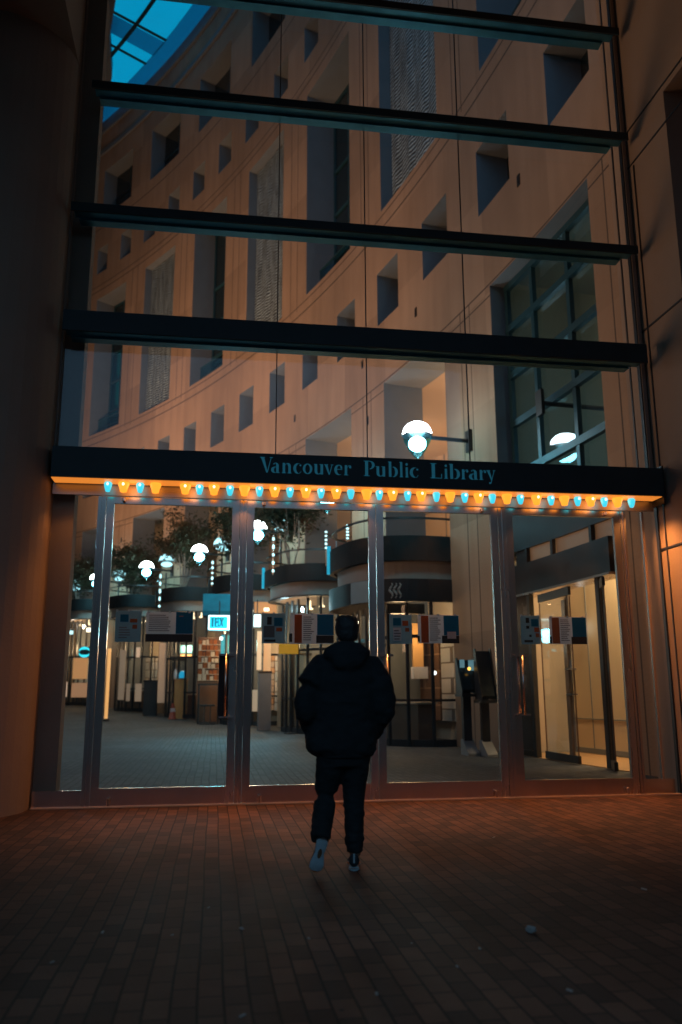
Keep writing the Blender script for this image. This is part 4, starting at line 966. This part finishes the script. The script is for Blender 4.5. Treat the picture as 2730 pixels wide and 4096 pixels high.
MB().tube([((x0+x1)/2+.08, 16.68, floor_z(16.6)), ((x0+x1)/2+.08, 16.68, z1)], .03, 8).build('pole', M_BLACK, ys)
MB().lathe([(.2, 0), (.2, .03), (.04, .05)], ((x0+x1)/2+.08, 16.68, floor_z(16.6)), 14).build('base', M_BLACK, ys)
x0, x1, z0, z1 = at_depth(316, 361, 2588, 2630, 32.5); c = (x0+x1)/2; zc = (z0+z1)/2; hw = (x1-x0)/2; hh = (z1-z0)/2
nb = thing('neon_sign', (c, 32.5, zc), 'turquoise neon sign shaped like two facing crescents in the left sidelight', 'neon sign')
up_ = ell_pts(0, .12*hh, hw, .9*hh, 0, 180, 12)+ell_pts(0, .30*hh, hw*.8, .22*hh, 180, 0, 12)
dn = ell_pts(0, -.12*hh, hw, .9*hh, 180, 360, 12)+ell_pts(0, -.30*hh, hw*.8, .22*hh, 0, -180, 12)
MN = emis('neon_turquoise', (.05, .85, 1.0), 1.1)
MB().prism(up_, (c, 32.5, zc), (1, 0, 0), (0, 0, 1), (0, -.06, 0)).build('upper_crescent', MN, nb); MB().prism(dn, (c, 32.5, zc), (1, 0, 0), (0, 0, 1), (0, -.06, 0)).build('lower_crescent', MN, nb)
MB().box(c-hw, c+hw, 32.51, 32.56, zc-hh*1.05, zc+hh*1.05).build('backing', M_BLACK, nb)
# bright pillar edge, its warm light put into a glowing tube
x0, x1, z0, z1 = at_depth(426, 440, 2595, 2810, 26.0)
ws = thing('lit_pillar_edge', ((x0+x1)/2, 26, floor_z(26)), 'slim pillar edge glowing orange just right of the left door stile', 'light')
MB().tube([((x0+x1)/2, 26, floor_z(26)+.1), ((x0+x1)/2, 26, z1)], .07, 10).build('tube', emis('orange_tube', (1, .48, .16), .9), ws, smooth=True)
MB().lathe([(.14, 0), (.14, .08), (.08, .1)], ((x0+x1)/2, 26, floor_z(26)), 12).build('base', M_BLACK, ws)
# red brown screen and slim poles on the terraces
x0, x1, z0, z1 = at_depth(1308, 1384, 2156, 2275, 16.6)
rs = thing('folding_screen', ((x0+x1)/2, 16.6, z0), 'red brown folding screen standing on the second terrace', 'screen')
for i in range(2):
    a = x0+(x1-x0)*i/2; MB().box(a+.01, a+(x1-x0)/2-.01, 16.6+.03*i, 16.63+.03*i, z0-.4, z1).build('panel', mat('red_brown', (.16, .04, .02), .6, var=.1), rs)
MB().box((x0+x1)/2-.015, (x0+x1)/2+.015, 16.59, 16.66, z0-.4, z1).build('hinge', M_GREYP, rs)
M_GLINT = emis('pole_glint', (.55, .95, 1), 2.2)  # highlights on the steel poles are built as glowing beads
for px, py0, py1, y, lb in ((850, 2240, 2345, 20.2, 'slim steel pole with glowing turquoise glints at the right of the leftmost door'), (640, 2290, 2440, 25.5, 'slim steel pole with glowing turquoise glints in the middle of the leftmost door'), (1094, 2140, 2300, 15.9, 'slim steel pole with glowing turquoise glints above the second terrace'),
                            (1391, 2095, 2160, 10.9, 'slim steel pole with glowing white glints above the cafe balcony nose'), (1305, 2120, 2200, 15.0, 'short steel pole with glowing turquoise glints before the red brown screen')):
    x = FAC(px, (py0+py1)/2, y).x; z0, z1 = FAC(px, py1, y).z, FAC(px, py0, y).z
    t = thing('glinting_pole', (x, y, z0), lb, 'light pole', 'steel poles with glowing glints')
    MB().tube([(x, y, min(z0, 5.0)), (x, y, z1)], .022, 6).build('pole', M_STEEL, t)
    n = 5
    for i in range(n):
        zc = z0+(z1-z0)*(i+.5)/n; MB().ell((x, y, zc), .04, .04, (z1-z0)/n*random.uniform(.18, .36), 8, 6).build('pole_glint', M_GLINT, t, smooth=True)

# lit shop windows; shelves and soffit glow in place of light on them
def lit_part(par, name, px0, px1, py0, py1, y, col, st_, th=.05):
    x0, x1, z0, z1 = at_depth(px0, px1, py0, py1, y); MB().box(x0, x1, y, y+th, z0, z1).build(name, emis(name+'_%.2f' % st_, col, st_), par)
lit_part(p2, 'lit_window', 1029, 1047, 2525, 2680, 19.9, (1, .60, .34), .85)
lit_part(p2, 'lit_window', 1056, 1084, 2572, 2684, 20.1, (1, .52, .24), .62)
lit_part(p2, 'glow_soffit', 1018, 1108, 2408, 2452, 20.4, (1, .42, .16), .42)
lit_part(p2, 'soffit_lamp', 1057, 1077, 2432, 2444, 20.3, (1, .9, .7), 2.5)
lit_part(p2, 'lit_window', 1010, 1032, 2760, 2846, 19.9, (1, .66, .42), .35)
lit_part(p6, 'glow_shelf', 292, 350, 2632, 2716, 33.6, (1, .46, .18), .40)
lit_part(p6, 'glow_shelf', 286, 348, 2732, 2790, 33.6, (1, .50, .26), .26)
lit_part(p6, 'lit_window', 246, 268, 2728, 2788, 33.4, (1, .66, .46), .5)
lit_part(p6, 'cool_lamp', 262, 292, 2523, 2537, 33.4, (.55, .95, 1), 1.6)
lit_part(p6, 'soffit_lamp', 346, 364, 2512, 2528, 33.4, (1, .8, .5), 2.5)
lit_part(p6, 'blue_poster', 254, 270, 2580, 2700, 33.3, (.05, .42, .58), .4)
for px0, px1, py0, py1, st_ in ((634, 676, 2572, 2812, .13), (476, 500, 2600, 2800, .10), (505, 520, 2735, 2805, .10), (540, 566, 2735, 2806, .14), (545, 560, 2590, 2630, .45)):
    lit_part(p5, 'lit_window', px0, px1, py0, py1, 29.2, (1, .68, .46), st_)  # cream panels; the shop light on them is put in as glow
lit_part(p4, 'cool_display', 722, 770, 2582, 2612, 28.3, (.12, .55, .75), .35)
lit_part(p4, 'fairy_lights', 722, 768, 2618, 2626, 28.2, (1, .55, .25), .9)
lit_part(p3, 'bright_lamp', 880, 892, 2548, 2560, 22.6, (1, .95, .85), 3.0)
lit_part(p3, 'cool_window', 884, 922, 2540, 2620, 23.4, (.04, .36, .52), .35)

# ================================================================== terrace trees in planters
def tree(s, off, z, h, r, label, seed):
    rnd = random.Random(seed); c = cp(s, z, off)
    t = thing('terrace_tree', c, label, 'tree', 'trees on the terraces')
    MB().lathe([(.26, 0), (.34, .05), (.36, .55), (.33, .56)], c, 14).build('planter', M_DARKSTEEL, t)
    tr = MB(); top = c+Vector((0, 0, h*.55))
    for k in range(4):
        a = rnd.uniform(0, 6.28); d = Vector((math.cos(a), math.sin(a), 0))
        tr.tube([c+Vector((0, 0, .5))+d*.06, c+d*(.10+.1*k)+Vector((0, 0, h*.32)), c+d*r*rnd.uniform(.2, .5)+Vector((0, 0, h*rnd.uniform(.5, .75)))], [.045, .035, .018], 6)
        for q in range(3):
            b = a+rnd.uniform(-1, 1); p0 = c+d*.15+Vector((0, 0, h*.42)); tr.tube([p0, p0+Vector((math.cos(b)*r*.6, math.sin(b)*r*.6, h*rnd.uniform(.1, .3)))], [.018, .007], 5)
    tr.build('trunk', M_BARK, t)
    lf = MB(); cl = [(c+Vector((rnd.gauss(0, .42)*r, rnd.gauss(0, .42)*r, h*(.66+rnd.gauss(0, .12)))), rnd.uniform(.25, .5)*r) for _ in range(46)]
    for p, cr in cl:
        for _ in range(125):
            q = p+Vector((rnd.gauss(0, .5)*cr, rnd.gauss(0, .5)*cr, rnd.gauss(0, .4)*cr)); sz = rnd.uniform(.05, .11)
            u_ = Vector((rnd.gauss(0, 1), rnd.gauss(0, 1), rnd.gauss(0, .6))).normalized(); v_ = u_.orthogonal().normalized()
            lf.add([q-u_*sz, q+v_*sz*.45, q+u_*sz, q-v_*sz*.45], [(0, 1, 2, 3)])
    lf.build('crown', M_LEAF, t)
for i, (s, o, z, h, r, lb) in enumerate(((20.2, -1.1, 4.75, 3.9, 1.15, 'spreading dark terrace tree behind the lamp at the top of the second door'), (25.3, -1.0, 5.05, 3.9, .95, 'dark terrace tree at the top right of the leftmost door'), (31.0, -1.0, 5.1, 3.9, 1.2, 'round dark terrace tree in the middle of the leftmost door'),
                                          (36.7, -.9, 5.2, 3.6, 1.25, 'dark terrace tree at the left of the leftmost door'), (42.4, -.8, 5.4, 3.6, 1.1, 'farthest terrace tree, in the left sidelight'))):
    tree(s, o, z, h, r, lb, 40+i)

# floodlights low on the office block side that wash the curved wall
for (x, y, z), tg, e, sz in (((-10.5, 10, 5), (3.2, 19, 14), 6900, 74), ((-11, 18, 5), (0, 27, 15.5), 7000, 76), ((-12, 26, 5), (-4.5, 35, 17), 6200, 80), ((-8.5, 4.5, 5), (6.2, 4.5, 11), 2600, 92)):
    light('wall_floodlight', 'SPOT', (x, y, z), e, (1.0, .54, .30), tg, spot_size=rad(sz), spot_blend=1.0, shadow_soft_size=.3 if sz < 90 else 2.2)
light('concourse_floor_light', 'AREA', (-6, 14, 9), 190, (.80, .88, 1), (1, 16, 0), size=3)

# ================================================================== small litter on the paving
random.seed(21)
M_SCRAP = mat('paper_scrap', (.38, .36, .33), .8, var=.2, scale=30)
for px, py, s in ((1976, 3352, .03), (968, 3718, .035), (1236, 3757, .02), (410, 3733, .03), (208, 3853, .025), (2578, 3560, .04), (2280, 3966, .03), (1920, 3798, .022), (1508, 3980, .025), (970, 4068, .03), (1648, 3777, .012), (835, 3634, .02), (1830, 3870, .02), (690, 3744, .018)):
    d = pray(px, py); p = CAM+d*(-CAM.z/d.z); a = random.uniform(0, 3)
    o = MB().obox(p+Vector((0, 0, .004)), Vector((math.cos(a), math.sin(a), .15))*s*.42, Vector((-math.sin(a), math.cos(a), -.1))*s*.22, (0, 0, .002)).build('paper_scrap', M_SCRAP)
    tag(o, 'tiny pale paper scrap lying on the dark brick paving', 'litter', 'paper scraps on the paving')
d = pray(2125, 3730); p = CAM+d*(-CAM.z/d.z)
bm = bmesh.new(); bmesh.ops.create_icosphere(bm, subdivisions=3, radius=.035)
for v in bm.verts: v.co *= random.uniform(.65, 1.2); v.co.z *= .6
me = bpy.data.meshes.new('crumpled_wrapper'); bm.to_mesh(me); bm.free(); me.materials.append(M_SCRAP)
o = bpy.data.objects.new('crumpled_wrapper', me); COL.objects.link(o); o.location = p+Vector((0, 0, .014)); o.scale = (.8, .8, .8); tag(o, 'crumpled pale wrapper lying on the dark paving at the lower right', 'litter')

# ================================================================== PERSON walking away towards the doors
from mathutils import noise
def remesh(mb, name, m, parent, voxel=.012, smooth=6, fold=None):
    tmp = mb.build('tmp', m)
    rm_ = tmp.modifiers.new('r', 'REMESH'); rm_.mode = 'VOXEL'; rm_.voxel_size = voxel
    sm_ = tmp.modifiers.new('s', 'SMOOTH'); sm_.iterations = smooth; sm_.factor = .5
    dg = bpy.context.evaluated_depsgraph_get(); me = bpy.data.meshes.new_from_object(tmp.evaluated_get(dg))
    bpy.data.objects.remove(tmp, do_unlink=True); me.name = name
    me.materials.clear(); me.materials.append(m)
    if fold:
        ns = [v.normal.copy() for v in me.vertices]
        for v, n_ in zip(me.vertices, ns): v.co = v.co+n_*fold(v.co)
    off = wloc(parent)
    for v in me.vertices: v.co -= off
    for p in me.polygons: p.use_smooth = True
    o = bpy.data.objects.new(name, me); COL.objects.link(o); o.parent = parent
    return o
PX, PY = .97, -3.75
per = thing('person', (PX, PY, 0), 'person in black hooded jacket and trousers walking away towards the doors, hands in pockets', 'person')
def ring(cx, cyy, z, rx, ry, n=20, p=2.3, ty=0):
    out = []
    for k in range(n):
        a = 2*math.pi*k/n; c, s = math.cos(a), math.sin(a)
        out.append(Vector((cx+rx*math.copysign(abs(c)**(2/p), c), cyy+ry*math.copysign(abs(s)**(2/p), s), z+ty*s)))
    return out
M_SKIN = mat('skin', (.30, .17, .11), .55, var=.08, scale=20)
M_JACKET = mat('black_jacket_cloth', (.026, .031, .033), .9, var=.2, scale=14, bump=.2, bscale=220, spec=.2)
M_TROUS = mat('black_trouser_cloth', (.024, .029, .031), .9, var=.2, scale=14, bump=.2, bscale=260, spec=.2)
M_HAIR = mat('black_hair', (.022, .022, .022), .6, var=.4, scale=60)
# continuous body: head with face, neck, torso, arms, hands with fingers, legs
bd = MB(); HX, HY, HZ = .977, PY+.035, 1.665
bd.ell((HX, HY, HZ+.015), .076, .094, .105, 20, 14); bd.ell((HX, HY+.035, HZ-.055), .055, .062, .06, 16, 10)
bd.ell((HX, HY+.088, HZ-.012), .014, .022, .022); bd.tube([(HX, HY+.085, HZ+.02), (HX, HY+.103, HZ-.015)], [.009, .013], 8)
bd.ell((HX, HY+.083, HZ-.055), .024, .012, .008); bd.ell((HX, HY+.075, HZ-.092), .025, .02, .018)
for s in (-1, 1):
    bd.ell((HX+s*.078, HY-.005, HZ), .010, .020, .032); bd.ell((HX+s*.032, HY+.078, HZ+.028), .022, .012, .009)
bd.tube([(HX, PY+.0, 1.44), (HX, HY-.01, 1.60)], [.062, .055], 14)
bd.rings([ring(.95, PY, .80, .15, .10), ring(.95, PY, 1.0, .14, .09), ring(.96, PY, 1.2, .155, .10), ring(.965, PY, 1.38, .17, .10), ring(.97, PY, 1.46, .10, .07)])
ARM = {'L': [(.775, PY-.01, 1.41), (.665, PY-.05, 1.15), (.735, PY+.06, .95)], 'R': [(1.155, PY-.01, 1.40), (1.225, PY-.05, 1.15), (1.185, PY+.06, .95)]}
for k, pts in ARM.items():
    bd.tube([(.97, PY, 1.40), pts[0], pts[1], pts[2]], [.06, .052, .042, .030], 10)
    sgn = 1 if k == 'L' else -1; wv = Vector(pts[2]); dr = Vector((sgn*.55, .62, -.55)).normalized()
    bd.tube([wv, wv+dr*.05, wv+dr*.095], [.030, .038, .036], 10)
    side = Vector((.2*sgn, .55, .8)).normalized()
    for i, ln in enumerate((.075, .082, .078, .062)):
        b = wv+dr*.09+side*(.027-.018*i); k2 = b+dr*ln*.5; bd.tube([b, k2, k2+(dr+Vector((0, -.5, -.4))).normalized()*ln*.5], [.0095, .009, .008], 8)
    b = wv+dr*.03+side*.03; bd.tube([b, b+(dr*.5+side).normalized()*.035, b+(dr+side*.6).normalized()*.066], [.011, .010, .008], 8)
LEG = {'L': [(.865, PY, .86), (.822, PY+.06, .50), (.762, PY-.16, .21)], 'R': [(1.04, PY, .86), (1.022, PY+.035, .50), (1.022, PY-.01, .09)]}
for k, pts in LEG.items(): bd.tube([(.95, PY, .92), pts[0], pts[1], pts[2]], [.08, .085, .058, .042], 12)
remesh(bd, 'body', M_SKIN, per, .011, 3)
for s in (-1, 1): MB().ell((HX+s*.031, HY+.083, HZ+.014), .011, .011, .010, 10, 8).build('eye', mat('eye_white', (.6, .58, .55), .25), per, smooth=True)
# hair: short, fuller at the crown, with an uneven edge
hr = MB(); hr.ell((HX, HY-.012, HZ+.030), .090, .102, .098, 20, 12); hr.ell((HX, HY-.055, HZ-.02), .080, .055, .07, 16, 10); hr.ell((HX+.02, HY+.035, HZ+.085), .075, .07, .04); hr.ell((HX-.02, HY-.03, HZ+.088), .07, .07, .035)
remesh(hr, 'hair', M_HAIR, per, .010, 3, lambda c: .006*noise.noise(c*55)+.004*noise.noise(c*120))
# jacket
jk = MB()
jk.rings([ring(.945, PY, .775, .205, .150), ring(.925, PY-.005, .82, .262, .165), ring(.925, PY-.005, .90, .268, .168), ring(.945, PY-.005, 1.02, .245, .165), ring(.955, PY-.01, 1.18, .252, .170),
          ring(.96, PY-.01, 1.32, .255, .165), ring(.962, PY-.01, 1.42, .225, .140), ring(.965, PY-.01, 1.49, .16, .115), ring(.97, PY, 1.545, .115, .105), ring(.972, PY+.01, 1.58, .095, .095)])
jk.ell((.955, PY-.10, 1.50), .175, .085, .085, 20, 12)      # hood folded on the back
jk.ell((.955, PY-.155, 1.45), .12, .05, .085)
for k, pts in ARM.items():
    a, e, w_ = [Vector(p) for p in pts]
    jk.tube([Vector((.965, PY-.01, 1.40)), a+Vector((0, 0, -.01)), (a+e)/2+Vector((-.018 if k == 'L' else .014, -.01, .0)), e, (e+w_)/2, w_, w_+Vector((.04 if k == 'L' else -.03, .05, -.05))], [.115, .106, .110, .098, .088, .074, .062], 16)
    jk.ell(e+Vector((.0 if k == 'L' else .008, -.005, -.01)), .093, .095, .15)
def jfold(c):
    return .010*noise.noise(Vector((c.x*9, c.y*9, c.z*16)))+.007*noise.noise(Vector((c.x*20+5, c.y*20, c.z*34)))
jo = remesh(jk, 'jacket', M_JACKET, per, .013, 5, jfold)
hm = MB(); hm.rings([ring(.943, PY, .768, .198, .145), ring(.943, PY, .80, .21, .155)]); hm.build('hem_band', M_JACKET, jo)
# trousers
tr = MB()
tr.rings([ring(.945, PY, .70, .175, .120), ring(.945, PY, .80, .19, .130), ring(.945, PY, .92, .17, .12)])
def legt(p, r): tr.tube([Vector(q) for q in p], r, 16)
legt([(.855, PY, .78), (.842, PY+.02, .66), (.822, PY+.055, .53), (.812, PY+.03, .45), (.783, PY-.05, .33), (.764, PY-.12, .265), (.760, PY-.15, .235)], [.112, .100, .084, .080, .074, .071, .066])
tr.ell((.762, PY-.125, .262), .072, .072, .03); tr.ell((.772, PY-.09, .305), .074, .07, .03)
legt([(1.035, PY, .78), (1.032, PY+.01, .66), (1.022, PY+.025, .53), (1.022, PY+.02, .42), (1.021, PY+.005, .28), (1.020, PY, .21), (1.020, PY, .115)], [.110, .096, .081, .076, .069, .067, .058])
tr.ell((1.02, PY, .225), .071, .071, .03); tr.ell((1.02, PY+.003, .178), .064, .066, .024)
remesh(tr, 'trousers', M_TROUS, per, .011, 4, lambda c: (.006+.006*max(0, min(1, (.5-c.z)/.3)))*noise.noise(Vector((c.x*16, c.y*16, c.z*42))))
# shoes: lofted along the foot, sole and upper separately
M_SOLE = mat('pale_rubber', (.42, .52, .55), .7, var=.12, scale=25, bump=.3, bscale=120)
M_UPPER = mat('dark_shoe_upper', (.02, .026, .03), .6, var=.3, scale=20)
def shoe(heel, toe, up, nm):
    heel, toe, up = Vector(heel), Vector(toe), Vector(up).normalized(); L = (toe-heel).length; f_ = (toe-heel).normalized(); sd = f_.cross(up).normalized(); up = sd.cross(f_).normalized()
    st_ = [(0, .024), (.02, .033), (.07, .038), (.2, .036), (.42, .031), (.6, .040), (.75, .047), (.88, .043), (.96, .030), (1.0, .012)]
    def loft(zlo, zhi, sc):
        rr = []
        for u, w_ in st_:
            lo, hi = zlo(u), zhi(u); w2 = w_*sc; c = heel+f_*(u*L)
            rr.append([c+sd*(w2*math.cos(a))+up*((lo+hi)/2+(hi-lo)/2*math.sin(a)) for a in [math.pi/4+math.pi/2*i/4 for i in range(16)]])
        return rr
    sole = MB().rings(loft(lambda u: 0 if u < .8 else (u-.8)*.08, lambda u: .030 if u < .5 else .022+(.02*(u-.8) if u > .8 else 0), 1.06))
    root = sole.build('shoe_sole', M_SOLE, per, smooth=False)
    upp = MB().rings(loft(lambda u: .024, lambda u: .030+(.085 if u < .28 else max(.018, .085-(u-.28)*.13)), .97)); upp.build('shoe_upper', M_UPPER, per, smooth=True)
    MB().obox(heel+up*.085-f_*.004, sd*.006, f_*.004, up*.03).build('pull_tab', M_SOLE, per)
    st2 = MB().rings([[heel+f_*(u*L)+sd*(w_*1.075*math.cos(a))+up*(.017+.004*math.sin(a)) for a in [math.pi/4+math.pi/2*i/4 for i in range(16)]] for u, w_ in st_]); st2.build('sole_stripe', M_ORNP, per)
    MB().prism(ell_pts(0, 0, .014, .034, 0, 340, 16), heel+f_*(.40*L)-up*.0008, sd, f_, -up*.002).build('sole_inset', M_BROWN, per)
shoe((1.005, PY-.065, .001), (1.045, PY+.215, .001), (0, 0, 1), 'R')
shoe((.765, PY-.225, .235), (.715, PY-.18, .022), (.1, .9, .35), 'L')
